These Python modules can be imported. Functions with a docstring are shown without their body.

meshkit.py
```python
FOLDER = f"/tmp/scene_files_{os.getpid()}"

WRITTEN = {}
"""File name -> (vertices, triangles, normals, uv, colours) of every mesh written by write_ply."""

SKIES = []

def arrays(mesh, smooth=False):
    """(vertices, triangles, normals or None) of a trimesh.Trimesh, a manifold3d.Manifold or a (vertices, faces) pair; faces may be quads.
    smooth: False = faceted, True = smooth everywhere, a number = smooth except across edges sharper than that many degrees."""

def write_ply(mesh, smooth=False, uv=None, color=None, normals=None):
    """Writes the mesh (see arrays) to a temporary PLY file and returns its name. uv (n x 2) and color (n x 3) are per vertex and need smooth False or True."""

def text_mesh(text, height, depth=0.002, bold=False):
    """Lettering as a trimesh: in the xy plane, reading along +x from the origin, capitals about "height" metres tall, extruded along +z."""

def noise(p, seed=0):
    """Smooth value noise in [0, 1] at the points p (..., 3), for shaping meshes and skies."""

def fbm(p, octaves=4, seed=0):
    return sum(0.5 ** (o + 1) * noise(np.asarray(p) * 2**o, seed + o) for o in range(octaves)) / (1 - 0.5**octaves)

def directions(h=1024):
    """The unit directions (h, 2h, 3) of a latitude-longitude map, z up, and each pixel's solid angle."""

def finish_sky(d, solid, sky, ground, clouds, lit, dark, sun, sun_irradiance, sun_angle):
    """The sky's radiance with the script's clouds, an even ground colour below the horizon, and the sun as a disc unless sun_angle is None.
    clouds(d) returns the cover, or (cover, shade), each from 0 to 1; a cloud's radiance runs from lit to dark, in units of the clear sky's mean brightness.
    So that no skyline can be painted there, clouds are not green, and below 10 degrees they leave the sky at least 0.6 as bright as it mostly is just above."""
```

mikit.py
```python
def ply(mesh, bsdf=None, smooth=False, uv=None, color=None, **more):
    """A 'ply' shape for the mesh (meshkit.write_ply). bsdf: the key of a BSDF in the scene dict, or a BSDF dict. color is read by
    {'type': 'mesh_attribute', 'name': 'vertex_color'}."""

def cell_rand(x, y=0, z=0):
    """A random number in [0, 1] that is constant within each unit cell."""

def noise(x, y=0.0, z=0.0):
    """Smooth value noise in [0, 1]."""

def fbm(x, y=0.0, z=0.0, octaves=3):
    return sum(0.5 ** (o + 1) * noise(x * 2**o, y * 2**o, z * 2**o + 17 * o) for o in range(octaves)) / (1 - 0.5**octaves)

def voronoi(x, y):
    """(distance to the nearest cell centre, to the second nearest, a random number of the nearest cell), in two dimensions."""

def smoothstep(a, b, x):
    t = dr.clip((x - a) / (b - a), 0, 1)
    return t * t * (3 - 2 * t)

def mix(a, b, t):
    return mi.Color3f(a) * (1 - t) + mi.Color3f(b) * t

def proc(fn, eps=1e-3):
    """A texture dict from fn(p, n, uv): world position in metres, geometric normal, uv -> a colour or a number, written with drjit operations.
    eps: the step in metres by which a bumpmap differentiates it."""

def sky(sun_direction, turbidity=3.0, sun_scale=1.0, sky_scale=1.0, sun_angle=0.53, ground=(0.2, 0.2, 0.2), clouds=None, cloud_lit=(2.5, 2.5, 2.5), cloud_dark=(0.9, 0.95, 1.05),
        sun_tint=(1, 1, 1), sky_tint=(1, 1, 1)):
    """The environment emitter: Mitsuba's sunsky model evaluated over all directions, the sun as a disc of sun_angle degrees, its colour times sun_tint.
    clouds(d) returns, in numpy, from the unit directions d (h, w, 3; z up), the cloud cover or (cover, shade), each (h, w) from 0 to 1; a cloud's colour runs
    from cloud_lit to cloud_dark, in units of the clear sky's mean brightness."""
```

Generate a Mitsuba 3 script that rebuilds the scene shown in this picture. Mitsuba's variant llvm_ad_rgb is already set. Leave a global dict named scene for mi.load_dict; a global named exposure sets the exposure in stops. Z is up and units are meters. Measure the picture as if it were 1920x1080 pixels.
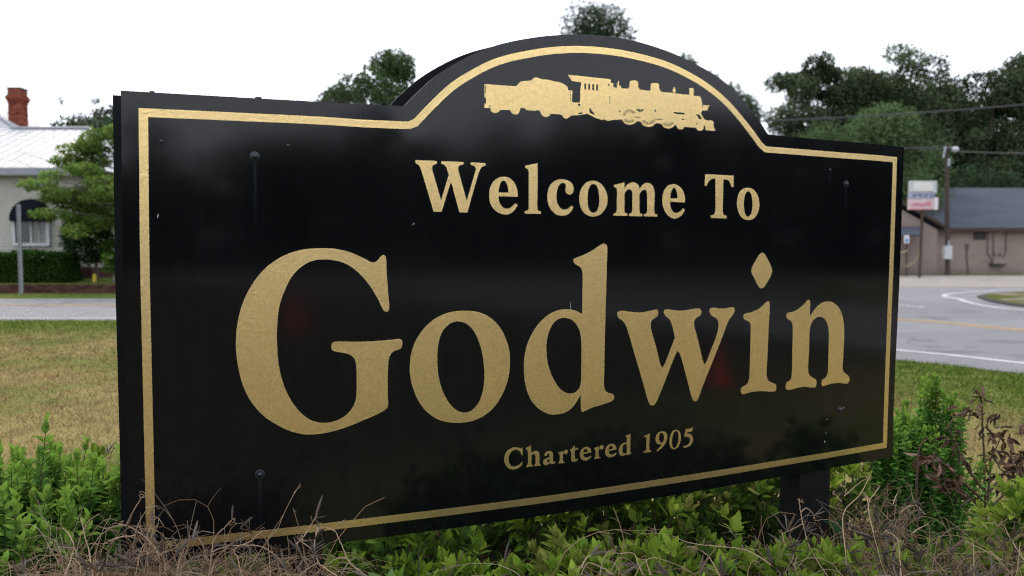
import math, json, numpy as np, trimesh, drjit as dr, mitsuba as mi, mikit
from shapely.geometry import Polygon, LineString, Point
from mikit import noise, fbm, cell_rand, smoothstep, mix

T = mi.ScalarTransform4f
scene, labels = {}, {}

# ------------------------------------------------------------------ camera, sky, exposure
EYE = 1.3
PITCH = math.atan(68 / 1450)
scene['camera'] = {
    'type': 'thinlens', 'fov': math.degrees(2 * math.atan(960 / 1450)), 'fov_axis': 'x',
    'aperture_radius': 0.0039, 'focus_distance': 2.05, 'near_clip': 0.05, 'far_clip': 2000.0,
    'to_world': T().look_at(origin=[0, 0, EYE], target=[0, math.cos(PITCH), EYE - math.sin(PITCH)], up=[0, 0, 1])}
scene['sky_light'] = mikit.sky((-0.35, 0.7, 0.95), turbidity=3, sun_scale=0.2, sun_angle=25, ground=(0.16, 0.16, 0.11),
                               clouds=lambda d: 1.0, cloud_lit=(2.36, 2.48, 2.72))
exposure = 2.9

# ------------------------------------------------------------------ helpers
def numbered(key):
    if key not in scene and key not in labels:
        return key
    i = 1
    while f'{key}_{i:03d}' in scene or f'{key}_{i:03d}' in labels:
        i += 1
    return f'{key}_{i:03d}'

def add(key, mesh, bsdf, smooth=False, color=None, label=None):
    key = numbered(key)
    scene[key] = mikit.ply(mesh, bsdf, smooth=smooth, color=color)
    if label:
        labels[key] = {'label': label}
    return key

def put(key, d, m=None):
    """one more copy of a shape dict under its own key"""
    key = numbered(key)
    scene[key] = {**d} if m is None else {**d, 'to_world': T(np.asarray(m, float))}
    return key

def thing(name, label, cat, group=None):
    key = numbered(name)
    labels[key] = {'label': label, 'category': cat}
    if group:
        labels[key]['group'] = group
    return key

def tag(key, label, cat, group=None, kind=None):
    labels[key] = {'label': label, 'category': cat}
    if group: labels[key]['group'] = group
    if kind: labels[key]['kind'] = kind

def structure(name, mesh, bsdf, label, cat, **k):
    key = add(name, mesh, bsdf, **k)
    labels[key] = {'label': label, 'category': cat, 'kind': 'structure'}
    return key

class MB:
    """collects triangles of one mesh"""
    def __init__(s): s.v, s.f, s.c, s.n = [], [], [], 0
    def add(s, v, f, c=None):
        v, f = np.asarray(v, float), np.asarray(f, int)
        if f.shape[1] == 4: f = np.vstack([f[:, [0, 1, 2]], f[:, [0, 2, 3]]])
        s.v.append(v); s.f.append(f + s.n); s.n += len(v)
        if c is not None: s.c.append(np.broadcast_to(np.asarray(c, float), (len(v), 3)))
        return s
    def box(s, x0, x1, y0, y1, z0, z1, c=None):
        v = np.array([[x, y, z] for x in (x0, x1) for y in (y0, y1) for z in (z0, z1)])
        return s.add(v, [[0, 1, 3, 2], [4, 6, 7, 5], [0, 4, 5, 1], [2, 3, 7, 6], [0, 2, 6, 4], [1, 5, 7, 3]], c)
    def quad(s, a, b, c_, d, c=None): return s.add([a, b, c_, d], [[0, 1, 2, 3]], c)
    def mesh(s, m, c=None): return s.add(m.vertices, m.faces, c)
    def tube(s, pts, rad, sides=6, c=None, cap=True):
        p = np.asarray(pts, float); r = np.broadcast_to(rad, (len(p),))
        t = np.gradient(p, axis=0); t /= np.linalg.norm(t, axis=1, keepdims=True) + 1e-12
        up = np.array([0, 0, 1.0]) if abs(t[:, 2]).mean() < .8 else np.array([1.0, 0, 0])
        a = np.cross(t, up); a /= np.linalg.norm(a, axis=1, keepdims=True) + 1e-12
        b = np.cross(t, a); g = np.arange(sides) * 2 * np.pi / sides
        v = p[:, None] + r[:, None, None] * (np.cos(g)[None, :, None] * a[:, None] + np.sin(g)[None, :, None] * b[:, None])
        i, j = np.meshgrid(np.arange(len(p) - 1), np.arange(sides), indexing='ij')
        q = np.stack([i * sides + j, i * sides + (j + 1) % sides, (i + 1) * sides + (j + 1) % sides, (i + 1) * sides + j], -1).reshape(-1, 4)
        f = np.vstack([q[:, [0, 1, 2]], q[:, [0, 2, 3]]]); v = v.reshape(-1, 3)
        if cap:
            k = len(v); v = np.vstack([v, p[:1], p[-1:]]); jj = np.arange(sides); e = (len(p) - 1) * sides
            f = np.vstack([f, np.stack([jj * 0 + k, (jj + 1) % sides, jj], 1), np.stack([jj * 0 + k + 1, e + jj, e + (jj + 1) % sides], 1)])
        return s.add(v, f, c)
    def many(s, tv, tf, M, P, c=None):
        """copies of a template: M (n,3,3), P (n,3), c (n,3)"""
        v = np.einsum('nij,kj->nki', M, tv) + P[:, None]; n, k = len(P), len(tv)
        f = (np.asarray(tf)[None] + (np.arange(n) * k)[:, None, None]).reshape(-1, 3)
        return s.add(v.reshape(-1, 3), f, None if c is None else np.repeat(c, k, 0))
    def build(s, key, bsdf, smooth=False, label=None):
        return add(key, (np.vstack(s.v), np.vstack(s.f)), bsdf, smooth, np.vstack(s.c) if s.c else None, label)

def frames(dirs, normals):
    """rotation matrices with y along dirs, z near normals"""
    y = dirs / (np.linalg.norm(dirs, axis=1, keepdims=True) + 1e-12)
    z = normals - (normals * y).sum(1, keepdims=True) * y
    z /= np.linalg.norm(z, axis=1, keepdims=True) + 1e-12
    return np.stack([np.cross(y, z), y, z], -1)

def sphere_dirs(rng, n):
    d = rng.normal(size=(n, 3)); return d / np.linalg.norm(d, axis=1, keepdims=True)

def leaf(L, W, seg=5, fold=.25, curl=.15, tip=1.0):
    """a pointed leaf along +y, normal +z, folded on its midrib"""
    t = np.linspace(0, 1, seg + 1); w = W / 2 * np.sin(np.pi * t ** .8) ** .9; w[0] = W * .06; w[-1] = .0004
    z = -curl * L * t ** 2
    v = np.concatenate([np.c_[-w, t * L, z + fold * w], np.c_[w * 0, t * L, z], np.c_[w, t * L, z + fold * w]])
    n = seg + 1; f = []
    for i in range(seg):
        for a in (0, n): f += [[a + i, a + n + i, a + n + i + 1], [a + i, a + n + i + 1, a + i + 1]]
    return v, np.array(f)

LEAF4 = (np.array([[0, 0, 0], [.5, .5, .12], [0, 1, 0], [-.5, .5, .12]]), np.array([[0, 1, 2], [0, 2, 3]]))

def rgb(*c): return {'type': 'rgb', 'value': list(c)}
VC = {'type': 'mesh_attribute', 'name': 'vertex_color'}
def two(b): return {'type': 'twosided', 'bsdf': b}
def paint(c, rough=.5, spec=.5, metal=0.0): return two({'type': 'principled', 'base_color': c if isinstance(c, dict) else rgb(*c), 'roughness': rough, 'specular': spec, 'metallic': metal})

# ------------------------------------------------------------------ materials
def lawn_fn(p, n, uv):
    a = fbm(p.x * .9, p.y * .9, 0, 4); b = fbm(p.x * 7, p.y * 7, 3, 3)
    # how far from the road's near edge (it runs along x on the left and bends towards +x, -y on the right)
    d = dr.minimum(14.7 - p.y, (5.05 - p.x) * .8 + (8.7 - p.y) * .6)
    verge = 1 - smoothstep(1.2, 3.4, d + (a - .5) * 1.8)
    rear_darken = smoothstep(1.2, -1.0, p.y + (a - .5) * 2) * .95  # unseen lawn behind the camera, colour darkened to dim its reflection in the sign
    dry = mix((.205, .162, .074), (.125, .138, .046), smoothstep(.40, .58, a * .7 + b * .3))
    green = mix((.078, .110, .026), (.115, .14, .04), smoothstep(.35, .75, b))
    return mix(mix(dry, green, verge * .9), mix((.050, .047, .034), (.075, .070, .045), b), rear_darken) * (.7 + .6 * b)
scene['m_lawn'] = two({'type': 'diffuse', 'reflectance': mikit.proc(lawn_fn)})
scene['m_bed'] = two({'type': 'diffuse', 'reflectance': mikit.proc(lambda p, n, uv: mix((.014, .010, .007), (.04, .028, .02), fbm(p.x * 25, p.y * 25, p.z * 25, 3)))})
def road_fn(p, n, uv):
    a = fbm(p.x * .35, p.y * .35, 0, 3); b = noise(p.x * 40, p.y * 40); c = fbm(p.x * 3, p.y * 3, 5, 3)
    crack = smoothstep(.012, .0, dr.abs(fbm(p.x * .6 + 3, p.y * .6, 9, 4) - .5))
    return mi.Color3f(.122, .124, .135) * (.8 + .22 * a + .12 * b + .16 * c) * (1 - .35 * crack) * (1 - .12 * smoothstep(.52, .58, fbm(p.x * .22, p.y * .5, 4, 2))) * (1 - .25 * smoothstep(.70, .85, noise(p.x * 1.7, p.y * 1.7, 6)))
scene['m_road'] = two({'type': 'principled', 'base_color': mikit.proc(road_fn), 'roughness': .75, 'specular': .4})
scene['m_lot'] = two({'type': 'diffuse', 'reflectance': mikit.proc(lambda p, n, uv: mi.Color3f(.265, .245, .235) * (.75 + .5 * fbm(p.x * 2, p.y * 2, 0, 4)))})
def line_fn(c):
    def f(p, n, uv):
        w = smoothstep(.3, .62, fbm(p.x * 9, p.y * 9, 2, 4)); return mix((.22, .22, .23), c, .72 + .25 * w)
    return f
scene['m_white_line'] = two({'type': 'diffuse', 'reflectance': mikit.proc(line_fn((.46, .47, .50)))})
scene['m_yellow_line'] = two({'type': 'diffuse', 'reflectance': mikit.proc(line_fn((.42, .275, .125)))})
scene['m_kerb'] = two({'type': 'diffuse', 'reflectance': rgb(.08, .08, .08)})
scene['m_grass'] = two({'type': 'diffuse', 'reflectance': VC})
scene['m_leaf'] = {'type': 'principledthin', 'base_color': VC, 'roughness': .32, 'diff_trans': .7, 'spec_trans': 0.0, 'eta': 1.5}
scene['m_foliage'] = {'type': 'principledthin', 'base_color': VC, 'roughness': .75, 'diff_trans': .6, 'spec_trans': 0.0, 'eta': 1.3}
scene['m_dry'] = two({'type': 'principled', 'base_color': VC, 'roughness': .65, 'specular': .35})
scene['m_bark'] = two({'type': 'diffuse', 'reflectance': mikit.proc(lambda p, n, uv: mix((.05, .04, .032), (.14, .11, .09), fbm(p.x * 12, p.y * 12, p.z * 3, 3)))})
scene['m_grey_bark'] = two({'type': 'diffuse', 'reflectance': mikit.proc(lambda p, n, uv: mix((.08, .07, .065), (.2, .18, .16), fbm(p.x * 12, p.y * 12, p.z * 3, 3)))})
scene['m_siding'] = paint(mikit.proc(lambda p, n, uv: mi.Color3f(.33, .322, .278) * (.9 + .2 * fbm(p.x * 1.5, p.z * 1.5, 0, 3))), .6)
scene['m_white'] = paint((.47, .48, .49), .45)
scene['m_tin'] = paint(mikit.proc(lambda p, n, uv: mi.Color3f(.345, .355, .385) * (.88 + .24 * fbm(p.x * 1.1, p.y * 1.1, p.z, 3))), .5, .5, .25)
scene['m_tin_dark'] = paint((.22, .235, .26), .5, .5, .2)
def chimney_fn(p, n, uv):
    z = p.z / .075; row = dr.floor(z); x = (p.x + p.y) / .21 + .5 * (row - 2 * dr.floor(row / 2)); r = cell_rand(dr.floor(x), row, 4)
    fx, fz = x - dr.floor(x), z - row; joint = dr.maximum(smoothstep(.93, .97, fx), smoothstep(.84, .92, fz))
    return mix(mi.Color3f(.20, .052, .032) * (.6 + .7 * r), (.19, .12, .095), joint * .7) * (.7 + .5 * fbm(p.x * 4, p.y * 4, p.z * 4, 3))
scene['m_chimney'] = two({'type': 'diffuse', 'reflectance': mikit.proc(chimney_fn)})
for i, c in enumerate([(.085, .04, .032), (.06, .033, .03), (.10, .055, .042)]):
    scene[f'm_brick_{i}'] = two({'type': 'diffuse', 'reflectance': rgb(*c)})
scene['m_mortar'] = two({'type': 'diffuse', 'reflectance': rgb(.06, .05, .045)})
scene['m_awning'] = two({'type': 'diffuse', 'reflectance': rgb(.010, .011, .016)})
scene['m_dark'] = paint((.02, .021, .024), .5)
scene['m_pane'] = paint((.045, .047, .048), .12)
scene['m_pane_pale'] = paint((.15, .165, .14), .14)
scene['m_curtain'] = two({'type': 'diffuse', 'reflectance': rgb(.17, .18, .155)})
scene['m_room'] = two({'type': 'diffuse', 'reflectance': rgb(.06, .06, .06)})
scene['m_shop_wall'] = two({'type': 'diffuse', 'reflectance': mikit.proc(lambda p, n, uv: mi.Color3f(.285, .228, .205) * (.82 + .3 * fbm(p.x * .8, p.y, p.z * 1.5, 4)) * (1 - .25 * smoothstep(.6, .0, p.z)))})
scene['m_shop_roof'] = two({'type': 'diffuse', 'reflectance': mikit.proc(lambda p, n, uv: mi.Color3f(.078, .085, .108) * (.75 + .5 * fbm(p.x * .7, p.y * 2, p.z * 2, 4)))})
scene['m_pipe'] = two({'type': 'diffuse', 'reflectance': rgb(.135, .11, .10)})
scene['m_brown'] = two({'type': 'diffuse', 'reflectance': rgb(.075, .055, .045)})
scene['m_pole_wood'] = two({'type': 'diffuse', 'reflectance': mikit.proc(lambda p, n, uv: mix((.04, .032, .028), (.10, .082, .07), fbm(p.x * 20, p.y * 20, p.z * 1.5, 3)))})
scene['m_galv'] = paint((.32, .33, .35), .5, .5, .5)
scene['m_wire'] = paint((.05, .05, .055), .6)
scene['m_cabinet'] = paint((.42, .44, .45), .5)
scene['m_sign_white'] = paint((.66, .66, .68), .4)
scene['m_sign_cream'] = paint((.60, .585, .54), .4)
scene['m_sign_blue'] = paint((.30, .33, .42), .4)
scene['m_sign_navy'] = paint((.13, .15, .22), .4)
scene['m_sign_red'] = paint((.48, .19, .22), .4)
scene['m_sign_pink'] = paint((.52, .40, .42), .4)
scene['m_symbol_blue'] = paint((.04, .18, .50), .4)
scene['m_island'] = two({'type': 'diffuse', 'reflectance': mikit.proc(lambda p, n, uv: mix((.075, .085, .025), (.17, .15, .12), smoothstep(.45, .62, fbm(p.x * 1.3, p.y * 1.3, 4, 4))))})
scene['m_seam'] = paint((.29, .30, .33), .5, .5, .2)
scene['m_rope'] = two({'type': 'diffuse', 'reflectance': rgb(.42, .40, .22)})
scene['m_yellow'] = paint((.55, .42, .02), .5)

# ------------------------------------------------------------------ ground, road, markings
def sheet(poly, z, thick=0.0):
    mb = MB()
    for g in getattr(poly, 'geoms', [poly]):
        if thick: m = trimesh.creation.extrude_polygon(g, thick, engine='earcut'); m.apply_translation([0, 0, z]); mb.mesh(m)
        else:
            v, f = trimesh.creation.triangulate_polygon(g, engine='earcut'); mb.add(np.c_[v, np.full(len(v), z)], f)
    return mb

def curve(pts, k=8):
    """a smooth curve through ground points"""
    p = np.asarray(pts, float); e = np.vstack([2 * p[0] - p[1], p, 2 * p[-1] - p[-2]]); out = []
    for i in range(len(p) - 1):
        a, b, c, d = e[i:i + 4]
        for t in np.arange(k) / k:
            out.append(.5 * (2 * b + (c - a) * t + (2 * a - 5 * b + 4 * c - d) * t * t + (3 * b - a - 3 * c + d) * t ** 3))
    return np.array(out + [p[-1]])

def strip(pts, w): return LineString(curve(pts)).buffer(w / 2, cap_style=2)

G = 400.0
lawn_mb = MB().quad([-G, -G, 0], [G, -G, 0], [G, G, 0], [-G, G, 0])
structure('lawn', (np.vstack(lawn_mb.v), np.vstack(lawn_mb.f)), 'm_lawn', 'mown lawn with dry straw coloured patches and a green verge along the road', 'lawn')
near_edge = [(-90, 14.7), (-30, 14.7), (-12, 14.7), (-8, 14.68), (-4, 14.25), (-1, 13.35), (2, 11.65), (4.62, 9.25), (5.42, 8.17), (6.9, 5.7), (8.6, 2), (10.3, -4), (12, -14), (13, -30), (13, -90)]
far_edge = [(34, -90), (33, -30), (31, -14), (60, 2), (70, 14), (75, 33.5), (40, 33), (24, 33.5), (12, 34), (5, 27), (0, 23.3), (-6, 21.5), (-14, 21.3), (-30, 21.3), (-90, 21.3)]
road_poly = Polygon(np.vstack([curve(near_edge), np.array(far_edge)]))
structure('road', (lambda m: (np.vstack(m.v), np.vstack(m.f)))(sheet(road_poly, .004)), 'm_road', 'grey asphalt road bending past the sign with a junction on the right', 'road')
def marking(name, pts, w, bsdf):
    sheet(strip(pts, w), .008).build('road__' + name, bsdf)
marking('edge_line', [(-90, 15.06), (-30, 15.06), (-12, 15.06), (-7.6, 15.02), (-3.5, 14.7), (0, 13.75), (3, 12.1), (5.11, 10.1), (5.95, 8.93), (7.4, 6.5), (9.3, 2.3), (11, -4), (12.6, -14), (13.6, -30)], .13, 'm_white_line')
for off in (-.11, .11):
    marking('centre_line', [(-90, 18.66 + off), (-30, 18.66 + off), (-12, 18.66 + off), (-5, 18.6 + off), (0, 18.2 + off), (4, 17.05 + off), (7.42 + off * .8, 14.7 + off * .5), (8.44 + off * .9, 12.7 + off * .4), (10.2 + off, 9), (12.6 + off, 2), (15 + off, -8), (17 + off, -30)], .11, 'm_yellow_line')
marking('edge_line', [(-90, 20.95), (-30, 20.95), (-14, 20.95), (-6, 21.1), (0, 22.7)], .13, 'm_white_line')
marking('lane_dash', [(8.9, 19.5), (9.39, 18.55), (9.62, 17.93)], .12, 'm_white_line')
marking('lane_dash', [(10.7, 15.2), (11.2, 14.1), (11.5, 13.4)], .12, 'm_white_line')
marking('island_line', [(60, 33), (32, 31), (22, 28.6), (17.79, 26.93), (15.96, 25.82), (13.6, 23.9), (12.55, 22.4), (12.3, 21.3), (11.75, 19.9), (11.31, 18.28), (11.35, 17.11), (12.1, 14.2), (14.5, 8), (17.2, -4), (19, -14), (20, -30)], .15, 'm_white_line')
island = Polygon(curve([(13.2, 21.9), (12.4, 20.1), (11.95, 18.4), (12.1, 16.9), (12.9, 14.2), (15.2, 8), (18, -4), (20, -14), (28, -12), (44, 4), (54, 20), (45, 28.5), (30, 27.6), (20, 25.8), (16.06, 24.3), (14.2, 23.0), (13.2, 21.9)]))
kb = sheet(island, .004, .055)
structure('kerb', (np.vstack(kb.v), np.vstack(kb.f)), 'm_kerb', 'low dark kerb round the grass island at the junction', 'kerb')
ki = sheet(island.buffer(-.14), .0, .065)
structure('island_grass', (np.vstack(ki.v), np.vstack(ki.f)), 'm_island', 'patchy grass island inside the white line at the junction', 'grass')
lot_poly = Polygon([(13.5, 28.2), (18, 28.0), (24, 30.2), (40, 33.2), (75, 34), (75, 39.0), (40, 40.2), (30, 41.6), (20, 42.3), (8, 42.4), (4, 33)])
structure('gravel_lot', (lambda m: (np.vstack(m.v), np.vstack(m.f)))(sheet(lot_poly, .012)), 'm_lot', 'pale gravel parking strip in front of the low shop', 'gravel')

# raised house lawn behind a brick wall
hl = MB()
hl.quad([-60, 24.36, .27], [-6.0, 24.36, .27], [-6.0, 27, .36], [-60, 27, .36]).quad([-60, 27, .36], [-6.0, 27, .36], [-3, 60, .5], [-60, 60, .5]).quad([-6, 24.36, .27], [-4.5, 24.36, -.02], [-3, 60, -.02], [-6, 27, .36])
structure('house_lawn', (np.vstack(hl.v), np.vstack(hl.f)), 'm_lawn', 'raised front lawn of the house behind the low brick wall', 'lawn')
rw = thing('garden_wall', 'low dark brick retaining wall along the far side of the road', 'wall')
MB().box(-60, -6, 24.19, 24.36, -.02, .268).build(rw + '__core', 'm_mortar')
brick_box = trimesh.creation.box([.200, .05, .062])
rng = np.random.default_rng(5)
for row in range(4):
    for k in range(30):
        x = -17.6 + k * .212 + (.106 if row % 2 else 0)
        d = brick_dicts[rng.integers(3)] if row or k else None
        if d is None:
            brick_dicts = [mikit.ply(brick_box, f'm_brick_{i}') for i in range(3)]; d = brick_dicts[0]
        m = np.eye(4); m[:3, 3] = [x, 24.175 + rng.uniform(-.006, .004), .036 + row * .071]
        put(rw + '__brick', d, m)

# ------------------------------------------------------------------ house on the left
h = thing('house', 'cream clapboard house with pale metal roof behind the hedge at far left', 'house')
X1 = -14.68
hb = MB()
hb.box(-34, X1, 27.03, 35, .75, 3.93); hb.build(h + '__wall', 'm_siding')
sd = MB(); lap = .115; z = .80
while z < 3.9:
    sd.add([[-34, 27.004, z], [X1 - .1, 27.004, z], [X1 - .1, 27.026, z + lap], [-34, 27.026, z + lap], [-34, 27.03, z], [X1 - .1, 27.03, z]], [[0, 1, 2], [0, 2, 3], [0, 4, 5], [0, 5, 1]])
    z += lap
sd.build(h + '__siding', 'm_siding'); labels[h + '__siding'] = {'label': 'cream lapped clapboards', 'kind': 'stuff'}
MB().box(X1 - .1, X1 + .012, 26.985, 27.1, .78, 3.93).build(h + '__corner_board', 'm_white')
MB().box(-34, X1 + .01, 27.0, 35, .2, .75).build(h + '__foundation', 'm_brick_1')
E0, E1, ZR, ZE = 26.62, 31.0, 6.17, 4.16
XE, XR = X1 + .32, -16.75
rf = MB()
rf.quad([-34, E0, ZE], [XE, E0, ZE], [XR, E1, ZR], [-34, E1, ZR]).quad([-34, 35.4, ZE], [XE, 35.4, ZE], [XR, E1, ZR], [-34, E1, ZR])
rf.add([[XE, E0, ZE], [XE, 35.4, ZE], [XR, E1, ZR]], [[0, 1, 2]])
rf.quad([-34, E0, ZE - .02], [XE, E0, ZE - .02], [XE, 35.4, ZE - .02], [-34, 35.4, ZE - .02])
rf.add([[-19.75, E1 - .02, ZR + .01], [-34, E1 - .02, ZR + .01], [-34, 33.6, 8.6], [-24.0, 33.6, 8.6], [-19.75, 35.3, ZR]], [[0, 1, 2], [0, 2, 3], [0, 3, 4]])
rf.build(h + '__roof', 'm_tin')
for x in np.arange(-23.9, XE - .1, .42):
    top = E1 if x < XR else E0 + (E1 - E0) * (XE - x) / (XE - XR)
    zt = ZE + (ZR - ZE) * (top - E0) / (E1 - E0)
    MB().add([[x - .014, E0 + .02, ZE + .005], [x + .014, E0 + .02, ZE + .005], [x + .014, top, zt + .005], [x - .014, top, zt + .005],
              [x - .009, E0 + .02, ZE + .022], [x + .009, E0 + .02, ZE + .022], [x + .009, top, zt + .022], [x - .009, top, zt + .022]],
             [[0, 1, 5, 4], [1, 2, 6, 5], [2, 3, 7, 6], [3, 0, 4, 7], [4, 5, 6, 7]]).build(h + '__roof__seam', 'm_tin')
cp = MB(); cp.tube([[-19.75, E1, ZR + .03], [XR - .02, E1, ZR + .03]], .075, 8).tube([[-24, 33.55, 8.63], [-19.75, E1, ZR + .03]], .075, 8)
cp.tube([[XR, E1, ZR + .02], [XE, E0, ZE + .02]], .05, 6)
cp.build(h + '__roof__ridge_cap', 'm_tin_dark', smooth=40)
MB().box(-34, XE, E0 - .03, E0, ZE - .22, ZE + .015).build(h + '__gutter', 'm_tin_dark')
MB().box(-34, XE - .1, E0, 27.03, ZE - .24, ZE - .20).build(h + '__soffit', 'm_white')
ch = MB()
for x0, x1, z0, z1 in ((-20.69, -20.18, 5.7, 7.42), (-20.71, -20.16, 7.42, 7.50), (-20.74, -20.13, 7.50, 7.58), (-20.77, -20.10, 7.58, 7.66), (-20.73, -20.14, 7.66, 7.74), (-20.69, -20.18, 7.74, 8.0), (-20.705, -20.165, 6.95, 7.0)):
    w = (x1 - x0) / 2; ch.box(x0, x1, 32.3 - w, 32.3 + w, z0, z1)
ch.build(h + '__chimney', 'm_chimney'); labels[h + '__chimney'] = {'label': 'red brick chimney with corbelled top'}
MB().box(-20.73, -20.13, 32.0, 32.6, 8.0, 8.03).build(h + '__chimney__cap', 'm_mortar')
w0, w1, wz0, wz1 = -17.34, -16.06, 1.50, 2.62
fr = MB(); t = .10
for b in ((w0, w1, wz0, wz0 + t), (w0, w1, wz1 - t, wz1), (w0, w0 + t, wz0 + t, wz1 - t), (w1 - t, w1, wz0 + t, wz1 - t)): fr.box(b[0], b[1], 26.88, 27.02, b[2], b[3])
fr.box((w0 + w1) / 2 - .03, (w0 + w1) / 2 + .03, 26.90, 26.97, wz0 + t, wz1 - t)
fr.build(h + '__window__frame', 'm_white')
xm = (w0 + w1) / 2
mu = MB().box(xm + .26, xm + .285, 26.912, 26.935, wz0 + t, wz1 - t); mu.build(h + '__window__muntin', 'm_white')
MB().box(w0 + t, xm - .03, 26.925, 26.935, wz0 + t, wz1 - t).build(h + '__window__pane', 'm_pane')
MB().box(xm + .03, w1 - t, 26.94, 26.95, wz0 + t, wz1 - t).build(h + '__window__pane_001', 'm_pane_pale')
# dome awning: half dome with flat valance
aw = MB(); ac, ar, az, aproj = (-17.39 - 16.0) / 2, .70, 2.44, .62
U, V_ = np.meshgrid(np.linspace(0, np.pi, 25), np.linspace(0, np.pi / 2, 9), indexing='ij')
P = np.stack([ac - ar * np.cos(U), 26.99 - aproj * np.sin(U) * np.sin(V_) * 1.0, az + .70 * np.sin(U) * np.cos(V_)], -1).reshape(-1, 3)
aw.add(P, [[i * 9 + j, i * 9 + j + 1, (i + 1) * 9 + j + 1, (i + 1) * 9 + j] for i in range(24) for j in range(8)])
a = np.linspace(0, np.pi, 37); rim = np.c_[ac - ar * np.cos(a), 26.99 - aproj * np.sin(a)]
low = .07 + .03 * np.abs(np.sin(np.arange(37) * np.pi / 3))
aw.add(np.vstack([np.c_[rim, a * 0 + az], np.c_[rim, az - low]]), [[i, i + 1, 38 + i, 37 + i] for i in range(36)])
aw.build(h + '__awning', 'm_awning', smooth=30); labels[h + '__awning'] = {'label': 'black dome awning over the window'}

# ------------------------------------------------------------------ low shop on the right
s = thing('shop', 'low tan block shop with grey roof across the junction on the right', 'building')
MB().box(24.3, 60, 45.0, 56, -.02, 2.56).build(s + '__wall', 'm_shop_wall')
MB().box(8, 24.15, 44.0, 52, -.02, 2.56).build(s + '__wing_wall', 'm_shop_wall')
wa = 16.8; zr = 2.62 + (24.55 - wa) * .55
gb = MB(); gb.add([[wa * 2 - 24.3, 44.02, 2.56], [24.15, 44.02, 2.56], [wa, 44.02, zr - .25], [wa * 2 - 24.3, 44.2, 2.56], [24.15, 44.2, 2.56], [wa, 44.2, zr - .25]], [[0, 1, 2], [3, 4, 5], [0, 1, 4], [0, 4, 3], [1, 2, 5], [1, 5, 4]]); gb.build(s + '__gable', 'm_shop_wall')
r2 = MB(); r2.quad([24.75, 44.55, 2.66], [61, 44.55, 2.66], [61, 50.2, 5.42], [16, 50.2, 5.42]).quad([16, 50.2, 5.42], [61, 50.2, 5.42], [61, 56.5, 2.6], [16, 56.5, 2.6])
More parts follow.
